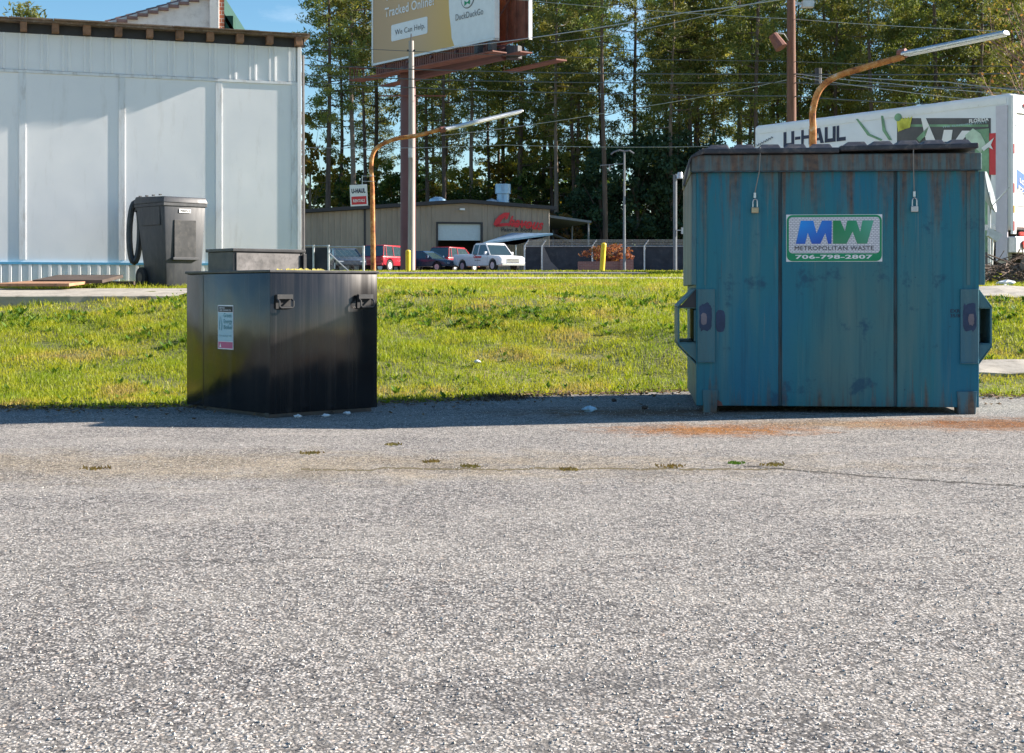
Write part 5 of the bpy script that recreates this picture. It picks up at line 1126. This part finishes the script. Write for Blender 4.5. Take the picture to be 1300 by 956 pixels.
# local x = forward, local y = left of forward.  The side we see faces (-,-) in the world
side = Vector((-fw.y, fw.x, 0)); vis = Vector((-.81, -.59, 0)); sgn = 1 if side.dot(vis) > 0 else -1
def tq(px, py):                                       # pixel on the visible side -> distance forward, height
    u = (px-HX)/F; t = (u*TR.y-TR.x)/(fw.x-u*fw.y); Y = TR.y+t*fw.y; return t, CZ+(HY-py)/F*Y-tz
LT = tq(957, 160)[0]; HT = 3.83; zf_ = .95; TWd = 2.35
ys0, ys1 = (-TWd, 0) if sgn > 0 else (0, TWd)
yo = lambda d: -sgn*d if False else sgn*d            # offset outwards from the visible side
m = MB(); m.box(0, LT, ys0, ys1, zf_, HT); cargo = m.build('cargo_box', M['white_paint'], bt_, .09, True, 3)
U_ = Vector((-1, 0, 0)) if sgn > 0 else Vector((1, 0, 0))
U_ = Vector((-1, 0, 0)); Vz = Vector((0, 0, 1))      # reading direction on the visible side: rightwards in the picture = backwards
NN = U_.cross(Vz)                                     # should point out of the visible side
def side_poly(name, pix, mat, off=.006, th=.004):
    P = [tq(a, b) for a, b in pix]; return poly_on(name, [[(-t, z) for t, z in P]], mat, cargo, (0, 0, 0), U_, Vz, off, th)
def side_rect_text(s, pl_, pr_, pyb, pyt, mat, bold=.0, off=.012, name='lettering'):
    ta, za = tq(pl_, pyb); tb, _ = tq(pr_, pyb); _, zc = tq(pl_, pyt)
    return text_mesh(name, s, mat, cargo, (ta, 0, za), U_, Vz, ta-tb, zc-za, None, off, bold)
# roof rail with rivets, corner post, floor rail
rl = MB(); yv = sgn*.0
def sbox(m, t0, t1, z0, z1, d0, d1): y0, y1 = sorted((sgn*d0, sgn*d1)); m.box(t0, t1, y0, y1, z0, z1); return m
sbox(rl, .1, LT-.1, HT-.22, HT-.10, .001, .018); k = .3; rv = rl
while k < LT-.2: sbox(rv, k, k+.025, HT-.20, HT-.175, .018, .026); k += .24
rl.build('roof_rail', M['white_paint'], cargo)
lilac_shade = simple('shaded_lilac_post', (.56, .53, .60), .5, var=.06)  # lilac-grey: shade on the corner trim, put into its colour
cp = MB(); sbox(cp, .06, .34, .3, HT-.25, .001, .03); cp.build('corner_post', lilac_shade, bt_)
fr = MB(); sbox(fr, .35, LT-.1, zf_, zf_+.12, .001, .02); fr.build('floor_rail', M['galv'], bt_)
# U-HAUL built from strokes
t0_, z0_ = tq(995, 187); _, z1_ = tq(995, 168); hL = z1_-z0_; tE, _ = tq(1073, 180); wL = t0_-tE
def bar(x0, x1, y0, y1): return [(x0, y0), (x1, y0), (x1, y1), (x0, y1)]
lw = wL/6.3; b_ = .24
def letter(ch, x, w_):
    if ch == 'U': return [bar(x, x+b_*w_*1.1, .0, 1), bar(x+w_*(1-b_*1.1), x+w_, 0, 1), bar(x+b_*w_*1.1, x+w_*(1-b_*1.1), 0, .24)]
    if ch == 'H': return [bar(x, x+b_*w_, 0, 1), bar(x+w_*(1-b_), x+w_, 0, 1), bar(x+b_*w_, x+w_*(1-b_), .40, .62)]
    if ch == 'L': return [bar(x, x+b_*w_*1.15, 0, 1), bar(x+b_*w_*1.15, x+w_, 0, .24)]
    if ch == '-': return [bar(x, x+w_, .40, .60)]
    if ch == 'A': return [[(x, 0), (x+w_*.28, 0), (x+w_*.56, 1), (x+w_*.32, 1)], [(x+w_*.72, 0), (x+w_, 0), (x+w_*.68, 1), (x+w_*.562, 1), (x+w_*.46, .8)], bar(x+w_*.33, x+w_*.70, .2, .38)]
pol = []; cx = 0
for ch, ww in (('U', 1.15), ('-', .55), ('H', 1.05), ('A', 1.2), ('U', 1.1), ('L', .9)):
    wl = ww*wL/6.4; pol += letter(ch, cx, wl); cx += wl+wL*.016
poly_on('lettering', [[(a, b*hL) for a, b in p] for p in pol], M['navy'], cargo, (t0_, 0, z0_), U_, Vz, .012, .008)
# picture panel
dk = simple('picture_dark', (.07, .07, .075), .5, var=.35, scale=1.5); gn = simple('picture_green', (.16, .32, .18), .5, var=.55, scale=2.2); pg = simple('pale_green_print', (.45, .58, .45), .5, var=.3, scale=3)
side_poly('picture_panel', [(1139, 150), (1258, 150), (1258, 340), (1247, 340), (1247, 200), (1139, 200)], dk, .008)
side_poly('picture_panel', [(1237, 165), (1256, 163), (1256, 320), (1244, 320)], gn, .014)
side_poly('green_band', [(1142, 158), (1255, 158), (1255, 161), (1142, 161)], gn, .014)
for pix in ([(1087, 151), (1090, 151), (1105, 170), (1121, 177), (1119, 179), (1102, 172)], [(1119, 147), (1122, 147), (1125, 165), (1133, 178), (1129, 178), (1121, 166)], [(1164, 176), (1172, 168), (1180, 160), (1176, 172), (1168, 180)]): side_poly('vine_print', pix, gn, .02)
side_poly('wing_print', [(1170, 150), (1176, 150), (1188, 178), (1176, 178)], M['white_print'], .02); side_poly('wing_print', [(1199, 165), (1210, 165), (1208, 180), (1196, 180)], M['white_print'], .02); side_poly('wing_print', [(1222, 166), (1232, 166), (1221, 180), (1212, 180)], M['white_print'], .02)
yl = simple('yellow_print', (.62, .60, .06), .5, var=.2, scale=6)
for k in range(5): side_poly('feather_print', [(1139+k*4, 153-k*.5), (1143+k*4, 150-k*.6), (1146+k*2.5, 162), (1141+k*2, 168-k)], yl, .026)
poly_on('badge_print', [[(-tq(1141, 149)[0]+a, tq(1141, 149)[1]+b) for a, b in disc(0, 0, .1, 14, .09)]], gn, cargo, (0, 0, 0), U_, Vz, .03, .01)
side_poly('flower_print', [(1226, 172), (1236, 163), (1246, 170), (1252, 182), (1246, 194), (1236, 186), (1230, 184)], pg, .026)
side_rect_text('FLORIDA', 1231, 1256, 156.5, 151.5, M['white_print'], .04, .02)
side_rect_text('WHERE NATURE IS THE MAIN ATTRACTION' if False else 'THE SUNSHINE STATE', 1197, 1254, 162.5, 160.3, M['pale_blue_print'], .0, .022)
side_poly('red_panel', [(1256.5, 169.5), (1270, 168.5), (1270, 222), (1256.5, 222)], M['red_paint'], .014)
side_poly('white_bird_print', [(1247, 188), (1263, 175), (1259, 184), (1262, 190), (1256, 187), (1250, 192)], M['white_print'], .034)
side_poly('reflector', [(1264, 287), (1270, 287), (1270, 289.5), (1264, 289.5)], M['red_paint'], .014)
# faint handwriting
hw_ = MB(); pp = []
for k in range(14): t_, z_ = tq(961+k*1.6, 185-k*.85+(1.2 if k % 2 else -1.2)); pp.append((t_, sgn*.02, z_))
hw_.tube(pp, .012, 4); hw_.build('handwriting', M['grey_print'], cargo)
# rear
rr_ = MB(); ysm = -sgn
def rbox(m, y0, y1, z0, z1, x0, x1): a, b = sorted((ysm*y0, ysm*y1)); m.box(x0, x1, a, b, z0, z1); return m
rbox(rr_, .12, TWd-.12, 1.0, HT-.45, -.03, -.001); dr_ = rr_.build('rear_door', M['white_paint'], bt_, .004)
m = MB(); rbox(m, .0, .12, .85, HT-.05, -.06, -.001); rbox(m, TWd-.12, TWd, .85, HT-.05, -.06, -.001); rbox(m, .12, TWd-.12, HT-.42, HT-.05, -.06, -.001); m.build('rear_frame', M['white_paint'], bt_, .006)
m = MB(); 
for k in range(1, 5): rbox(m, .13, TWd-.13, 1.0+.44*k, 1.012+.44*k, -.036, -.031)
m.build('door_groove', M['grey_print'], dr_)
for z in (2.35, 1.95, 2.05): pass
for z0 in (2.55, 1.72, .92): m = MB(); rbox(m, .01, .05, z0, z0+.2, -.067, -.061); m.build('reflector', M['red_paint'], bt_)
m = MB(); rbox(m, .01, .05, 1.3, 1.45, -.067, -.061); m.build('marker_lamp', M['lamp_amber'], bt_)
m = MB(); rbox(m, .35, .6, HT-.28, HT-.22, -.08, -.061); m.build('marker_lamp', M['lamp_red'], bt_)
m = MB(); rbox(m, .0, TWd, .45, .8, -.12, .1); bmp = m.build('rear_bumper', M['galv'], bt_, .02)
m = MB(); m.tube([(-.125, ysm*.3, .63), (-.15, ysm*.3, .63)], .09, 14); m.build('tail_light', M['lamp_red'], bmp)
m = MB(); rbox(m, .2, 1.2, .82, .9, -.1, -.061); m.build('step_strip', M['lamp_red'], bt_)
# blue arrow decal on the rear door
Ur = Vector((0, ysm, 0)); 
arw = [(.0, 1.12), (.55, .90), (1.0, .55), (1.0, -.05), (.72, .03), (.95, -.35), (.38, .12), (.62, .15), (.45, .45), (.2, .66), (0, .70)]
ar = poly_on('arrow_decal', [[(.125+a*.95, 1.18+b*.95) for a, b in arw]], M['blue_decal'], dr_, (-.031, 0, 0), Ur, Vz, .008, .006)
for s, x, z, wt_ in (('LOW', .26, 1.95, .34), ('EZ-LO', .22, 1.79, .46), ('TO LOAD', .2, 1.65, .44)):
    text_mesh('lettering', s, M['white_print'], ar, (-.031, ysm*(x), z), (0, ysm, -.45), (0, .0, 1), wt_, .10, (-1, 0, 0), .014, .03)
# chassis, cab, wheels
m = MB(); rbox(m, .5, TWd-.5, .6, .94, .1, LT+1.6); m.build('chassis', M['dark_trim'], bt_)
def cabp(): return [(LT+.05, .55), (LT+.05, 2.3), (LT+.9, 2.3), (LT+1.5, 1.55), (LT+2.3, 1.4), (LT+2.45, .55)]
m = MB(); a, b = sorted((ysm*.15, ysm*(TWd-.15))); m.prism(cabp(), a, b); m.build('cab', M['white_paint'], bt_, .05, True)
m = MB(); m.prism([(LT+.3, 1.6), (LT+.3, 2.15), (LT+.85, 2.15), (LT+1.3, 1.6)], a-.01, b+.01); m.build('window_glass', M['glass_dark'], bt_)
for x in (1.6, LT+1.5):
    for y in (.15, TWd-.15):
        m = MB(); m.tube([(x, ysm*y-.12, .45), (x, ysm*y+.12, .45)], .45, 20); wh = m.build('wheel', M['tyre'], bt_, .03); m = MB(); m.tube([(x, ysm*y-.13, .45), (x, ysm*y+.13, .45)], .22, 12); m.build('rim', M['galv'], wh)

# satellite dish and bent metal piece right of the dumpster
ds = W(1256, 244, 25.5); t = thing('satellite_dish', 'pale satellite dish standing behind the right edge of the dumpster', 'satellite dish', (ds.x, 25.5, H(ds.x, 25.5)), 0)
bm_ = MB(); zc = ds.z-t.location.z; rings = []
ax = Vector((.86, -.42, .22)).normalized(); e1 = ax.cross(Vector((0, 0, 1))).normalized(); e2 = e1.cross(ax)
for i, r_ in enumerate((0, .13, .26, .38)): rings.append([Vector((0, 0, zc))+ax*(-.10+.9*r_*r_)+(e1*math.cos(6.283*k/20)+e2*math.sin(6.283*k/20))*r_ for k in range(20)])
for off in (0, -.015):
    base = len(bm_.v); 
    for rg in rings: bm_.v += [tuple(p+ax*off) for p in rg]
    for i in range(3):
        for k in range(20): a = base+i*20+k; b = base+i*20+(k+1) % 20; bm_.f.append((a, b, b+20, a+20))
bm_.build('reflector', M['dish_paint'], t, 0, True)
m = MB(); m.tube([(0, 0, 0), (0, 0, zc), Vector((0, 0, zc))-ax*.1], .03, 8); m.build('mast', M['galv'], t); m = MB(); m.tube([(0, 0, zc-.3), Vector((0, 0, zc))+ax*.35], .012, 5); m.build('feed_arm', M['galv'], t)
q0 = W(1262, 298, 24.8); m = MB(); m.hexa([Vector(p) for p in [(-.1, 0, -.02), (.05, 0, -.12), (.05, .1, -.12), (-.1, .1, -.02), (-.08, 0, .12), (.16, 0, -.0), (.16, .1, .0), (-.08, .1, .12)]]); m.tube([(-.0, .05, -.05), (-.02, .1, -.9)], .02, 5); o = m.build('metal_bracket', M['galv'], None); o.location = q0; tag(o, 'bent grey metal bracket sticking out of the brush pile', 'bracket')
# brush pile
bp_c = W(1285, 342, 20); m = MB(); zg = H(bp_c.x, 20)
for _ in range(330):
    a = random.uniform(0, 6.28); r_ = random.random()**.6; c = Vector((math.cos(a)*r_*1.2, math.sin(a)*r_*.6, random.random()*.42*(1.05-r_)+.03))
    d = Vector((random.uniform(-1, 1), random.uniform(-.6, .6), random.uniform(-.35, .35))).normalized(); ln = random.uniform(.2, .75); md = c+Vector([random.uniform(-.05, .05) for _ in range(3)])
    p0, p1 = c-d*ln*.5, c+d*ln*.5; p0.z = max(.0, p0.z); p1.z = max(0, p1.z); r0 = random.uniform(.004, .013); m.tube([p0, md, p1], [r0, r0*.8, r0*.4], 4)
o = m.build('brush_pile', M['brush'], None); o.location = (bp_c.x+.2, 20, zg); tag(o, 'heap of dry cut branches right of the dumpster', 'brush pile')
crumple('log', 'sawn log end lying in the brush pile', bp_c.x+.12, 19.7, zg+.12, .13, M['bark_light'], 1.1, 'log')

# ---------------------------------------------------------------- trees
def leaf_quads(C, Rr, per, size, flat=.7, elong=.45):
    """C (n,3) clump centres, Rr (n,) radii -> quads"""
    n = len(C); k = per; c = np.repeat(C, k, 0); r = np.repeat(Rr, k)
    d = rng.normal(size=(n*k, 3)); d /= np.linalg.norm(d, axis=1)[:, None]; rad = r*rng.random(n*k)**.45
    p = c+d*rad[:, None]*np.array([1, 1, flat])
    u = rng.normal(size=(n*k, 3)); u /= np.linalg.norm(u, axis=1)[:, None]; t = rng.normal(size=(n*k, 3)); v = np.cross(u, t); v /= np.linalg.norm(v, axis=1)[:, None]
    s = size*rng.uniform(.6, 1.4, n*k)[:, None]
    Vv = np.stack([p-u*s, p-v*s*elong, p+u*s, p+v*s*elong], 1).reshape(-1, 3)
    return Vv, np.arange(len(Vv))
def pine_mesh(Ht, bare, spread, nl, seed, per=44, leaf=.19):
    rd = random.Random(seed); tr = MB(); pts = []; lx_, ly_ = rd.uniform(-.02, .02), rd.uniform(-.02, .02)
    for k in range(9): z = Ht*k/8; pts.append((lx_*z+.12*math.sin(z*.3+seed), ly_*z+.1*math.cos(z*.25+seed), z))
    tr.tube(pts, [.27*(1-.86*k/8) for k in range(9)], 8); at = lambda z: Vector(pts[min(8, int(z/Ht*8))]).lerp(Vector(pts[min(8, int(z/Ht*8)+1)]), (z/Ht*8) % 1)
    C = []; Rr = []; ga = rd.uniform(0, 6)
    for i in range(nl):
        f = i/(nl-1); z = Ht*(bare+(1-bare)*f**.9)*.985; ga += 2.4+rd.uniform(-.4, .4); env = (math.sin(min(1, .18+f*1.0)*math.pi*.92+.1))**.8 if f < 1 else .2
        ln = spread*max(.16, (1-f)**.55*(.55+.45*min(1, f*4)))*rd.uniform(.55, 1.15); up = rd.uniform(-.05, .30)+.35*f
        b = at(min(z, Ht*.98)); e = b+Vector((math.cos(ga)*ln, math.sin(ga)*ln, ln*up)); mid = b.lerp(e, .5)+Vector((0, 0, -.08*ln)); tr.tube([b, mid, e], [.05*(1-f)+.02, .03*(1-f)+.012, .008], 4, False)
        nc = max(2, int(ln*2.0))
        for j in range(nc):
            g_ = .35+.65*(j+rd.random())/nc; w_ = b.lerp(e, g_)+Vector((rd.gauss(0, .28*ln*.5), rd.gauss(0, .28*ln*.5), rd.gauss(.1, .16*ln*.5))); C.append(w_[:]); Rr.append(rd.uniform(.42, .95)*(.75+.1*spread))
    for i in range(max(2, nl//10)):                       # dead stubs on the bare trunk
        z = Ht*bare*rd.uniform(.5, 1); a = rd.uniform(0, 6.28); b = at(z); l_ = rd.uniform(.5, 1.8); tr.tube([b, b+Vector((math.cos(a)*l_, math.sin(a)*l_, rd.uniform(-.2, .3)))], [.03, .008], 3, False)
    Vv, ix = leaf_quads(np.array(C), np.array(Rr), per, leaf, .6, .27)
    return tr, Vv, ix
def broad_mesh(Ht, wid, low, seed, n=46, per=60, leaf=.2):
    rd = random.Random(seed); tr = MB(); tr.tube([(0, 0, -.3), (.1, .05, Ht*.35), (.0, .1, Ht*.7)], [.18, .12, .05], 7); C = []; Rr = []
    for i in range(n):
        a = rd.uniform(0, 6.28); f = rd.random(); z = Ht*(low+(1-low)*f); prof = math.sin(math.pi*(.12+.80*f))**.7; r_ = wid*prof*math.sqrt(rd.random())*1.0; c = Vector((math.cos(a)*r_, math.sin(a)*r_, z)); C.append(c[:]); Rr.append(rd.uniform(.45, 1.1)*wid*.30)
        if i % 2 == 0: tr.tube([(0.05, .05, min(Ht*.65, z*.6)), c], [.04, .01], 3, False)
    Vv, ix = leaf_quads(np.array(C), np.array(Rr), per, leaf, .8, .6); return tr, Vv, ix
def tree_proto(name, label, cat, gen, bark, leafm):
    tr, Vv, ix = gen; t = thing(name, label, cat); tr.build('trunk', bark, t); raw_mesh('crown', Vv, ix, 4, leafm, t); return t
LANDM = [(385, 470, 'left of the billboard'), (470, 560, 'behind the billboard column'), (560, 640, 'behind the body shop roof'), (640, 720, 'behind the red script sign'), (720, 800, 'behind the lean-to'), (800, 880, 'left of the dumpster'),
         (880, 960, 'above the dumpster left corner'), (960, 1040, 'around the brown utility pole'), (1040, 1130, 'under the right lamp head'), (1130, 1220, 'above the box truck'), (1220, 1600, 'above the rear of the box truck')]
def where(px):
    for a, b, s in LANDM:
        if a <= px < b: return s
    return 'beyond the right edge of the truck' if px > 1220 else 'behind the white shed'
used = {}
def place(protos, px, Y, s, rz, kindtxt, cat, group):
    i = random.randrange(len(protos)); pr = protos[i]
    key = id(pr)
    if not pr.get('placed'): o = pr; o['placed'] = 1
    else: o = copy_tree(pr)
    x = (px-HX)/F*Y; o.location = (x, Y, H(x, Y)-.2); o.rotation_euler = (0, 0, rz); o.scale = (s, s, s*random.uniform(.94, 1.08))
    row = 'nearest row' if Y < 132 else ('second row' if Y < 148 else ('third row' if Y < 166 else 'farthest row'))
    o['label'] = f'{kindtxt}, {row} {where(px)}'; o['category'] = cat; o['group'] = group; return o
random.seed(33); rng = np.random.default_rng(33)
pines = []; HTS = []
for k in range(10):
    Ht = random.uniform(27, 37); HTS.append(Ht); bare = [.40, .48, .34, .54, .28, .44, .58, .32, .46, .26][k]
    pines.append(tree_proto('pine_tree', 'x', 'pine tree', pine_mesh(Ht, bare, random.uniform(3.2, 5.0), random.randint(40, 54), 11+k), M['bark_light'] if k in (1, 5) else M['bark'], M['needles']))
GP = 'tall pines of the wood behind the body shop'
KT = 'tall pine'
# measured trunks first
for px, Y in ((418, 128), (447, 131), (463, 140), (541, 136), (563, 132), (598, 140), (620, 150), (768, 124), (705, 134), (728, 139), (852, 130), (876, 134), (962, 128), (938, 136), (1060, 131), (1108, 127), (1150, 130), (1190, 128), (1240, 126), (1285, 130)):
    place(pines, px, Y, random.uniform(.9, 1.08), random.uniform(0, 6.28), KT, 'pine tree', GP)
for Y, st, lo in ((138, 58, 655), (150, 52, 440), (166, 74, 480)):
    px = lo
    while px < 1420:
        place(pines, px+random.uniform(-9, 9), Y+random.uniform(-4, 4), random.uniform(.82, 1.18), random.uniform(0, 6.28), KT, 'pine tree', GP); px += st*random.uniform(.7, 1.3)*(.72 if px > 800 else 1)
for px in (1450, 1500, 1560): place(pines, px, 140, 1, 1.0, KT, 'pine tree', GP)
o = copy_tree(pines[3]); x = (40-HX)/F*75; o.location = (x, 75, 15.9-HTS[3]*.92); o.scale = (.9, .9, .92); o['label'] = 'small pine crown peeping over the shed roof at the far left'; o['group'] = ''; del o['group']
yel = [tree_proto('broadleaf_tree', 'x', 'tree', broad_mesh(random.uniform(9, 13), random.uniform(2.2, 3.2), .12, 40+k, 46, 46, .2), M['bark_light'], M['leaves_yellow']) for k in range(3)]
grn = [tree_proto('broadleaf_tree', 'x', 'tree', broad_mesh(random.uniform(8, 13), random.uniform(2.4, 3.4), .08, 50+k, 52, 50, .2), M['bark'], M['leaves_green']) for k in range(3)]
drk = [tree_proto('evergreen_tree', 'x', 'tree', broad_mesh(random.uniform(9.5, 12.5), random.uniform(2.6, 3.4), .02, 60+k, 70, 80, .17), M['bark'], M['leaves_dark']) for k in range(3)]
rst = [tree_proto('broadleaf_tree', 'x', 'tree', broad_mesh(6.5, 2.0, .1, 70, 36, 50, .17), M['bark'], M['leaves_rust'])]
GU = 'lower trees at the edge of the wood'
for px, Y, s in ((395, 134, 1.1), (412, 150, 1.0), (435, 142, .9), (482, 146, .85), (590, 146, 1.1), (640, 150, 1.1), (660, 158, 1.25), (690, 152, 1.2), (560, 150, .9), (1000, 150, 1.2), (880, 160, 1.0), (1270, 150, 1.3), (720, 165, 1.3), (940, 165, 1.2), (620, 165, 1.2)):
    place(yel, px, Y, s, random.uniform(0, 6), 'yellowing broadleaf tree', 'tree', GU)
for px, Y, s in ((425, 138, .8), (455, 148, 1), (500, 144, .9), (530, 150, .9), (575, 140, .75), (605, 139, .8), (660, 139, .9), (680, 143, .95), (715, 146, 1.1), (740, 150, 1.2), (890, 150, 1.2), (930, 146, 1.1), (970, 148, 1.1), (1040, 150, 1.2), (1090, 146, 1.2), (1140, 148, 1.3), (1190, 146, 1.2), (1235, 146, 1.3), (1290, 142, 1.4), (1340, 140, 1.3), (650, 170, 1.3), (520, 168, 1.1), (760, 170, 1.4), (840, 170, 1.3)):
    place(grn, px, Y, s, random.uniform(0, 6), 'leafy green understorey tree', 'tree', GU)
for px, Y, s in ((742, 134, .85), (762, 131, 1.0), (785, 134, 1.15), (808, 130, 1.15), (830, 133, 1.2), (855, 130, 1.15), (880, 133, 1.15), (905, 130, 1.1), (940, 134, 1.0), (980, 136, 1.0), (1030, 136, .9), (645, 134, .55), (540, 137, .6), (490, 136, .6), (1080, 138, 1.0), (1140, 138, 1.0)):
    place(drk, px, Y, s, random.uniform(0, 6), 'dark dense evergreen tree', 'tree', GU)
for px, Y, s in ((706, 133, .9), (722, 131, .8), (668, 136, .8)): place(rst, px, Y, s, random.uniform(0, 6), 'small rusty brown tree', 'tree', GU)
for o in list(scene.objects):
    if o.get('placed'): del o['placed']
    elif o.get('label') == 'x': 
        for c in list(o.children): bpy.data.objects.remove(c)
        bpy.data.objects.remove(o)
# make repeated tree labels differ by their place from left to right
grp = {}
for o in scene.objects:
    if o.parent is None and o.get('category') in ('pine tree', 'tree') and ' row ' in o.get('label', ''): grp.setdefault(o['label'], []).append(o)
ORD = ['leftmost', 'second from left', 'third from left', 'fourth from left', 'fifth from left', 'sixth from left', 'seventh from left', 'eighth from left', 'ninth from left', 'tenth from left']
for lab, os_ in grp.items():
    if len(os_) > 1:
        os_.sort(key=lambda o: o.location.x/o.location.y)
        for i, o in enumerate(os_): o['label'] = lab+', '+ORD[min(i, 9)]
# far-off wood that reads as one mass
C = []; Rr = []
for _ in range(900):
    Y = random.uniform(195, 215); x = random.uniform(-40, 100); C.append((x, Y, H(x, Y)+random.random()**1.2*12)); Rr.append(random.uniform(1.0, 2.2))
Vv, ix = leaf_quads(np.array(C), np.array(Rr), 40, .42, .8, .6)
tag(raw_mesh('distant_wood', Vv, ix, 4, M['leaves_green']), 'far mass of woodland foliage seen between the trunks', 'woodland', kind='stuff')
# bush in the planter
tr, Vv, ix = broad_mesh(1.5, 1.35, .25, 90, 40, 60, .07); t = thing('flowering_bush', 'orange and pink leaved bush growing in the brick planter', 'bush', (pw.x+.25, 96.8, zp+.45)); t.scale = (1.2, .8, .9); tr.build('stem', M['bark'], t); raw_mesh('foliage', Vv, ix, 4, M['leaves_orange'], t)
# bare tree reaching in at the right
def bare_tree(x, Y, lab):
    t = thing('bare_tree', lab, 'tree', (x, Y, H(x, Y))); rd = random.Random(5); m = MB(); LV = []
    def grow(p, d, ln, r_, dep):
        q_ = p+d*ln; md = p.lerp(q_, .5)+Vector((rd.uniform(-.1, .1), rd.uniform(-.1, .1), .05))*ln*.4; m.tube([p, md, q_], [r_, r_*.85, r_*.65], 5 if dep < 2 else 3, False)
        if dep >= 5: LV.append(q_[:]); return
        for _ in range(3 if dep > 0 else 4):
            nd = (d+Vector((rd.uniform(-.8, .8), rd.uniform(-.8, .8), rd.uniform(-.2, .5)))).normalized(); grow(p.lerp(q_, rd.uniform(.6, 1)), nd, ln*rd.uniform(.6, .85), r_*.55, dep+1)
    grow(Vector((0, 0, -.1)), Vector((-.06, 0, 1)), 3.0, .13, 0); m.build('branches', M['bare_twig'], t)
    Vv, ix = leaf_quads(np.array(LV), np.full(len(LV), .3), 2, .045, 1, .6); raw_mesh('foliage', Vv, ix, 4, M['leaves_rust'], t); return t
bare_tree(W(1385, HY, 34).x, 34, 'nearly bare reddish tree reaching in at the top right')
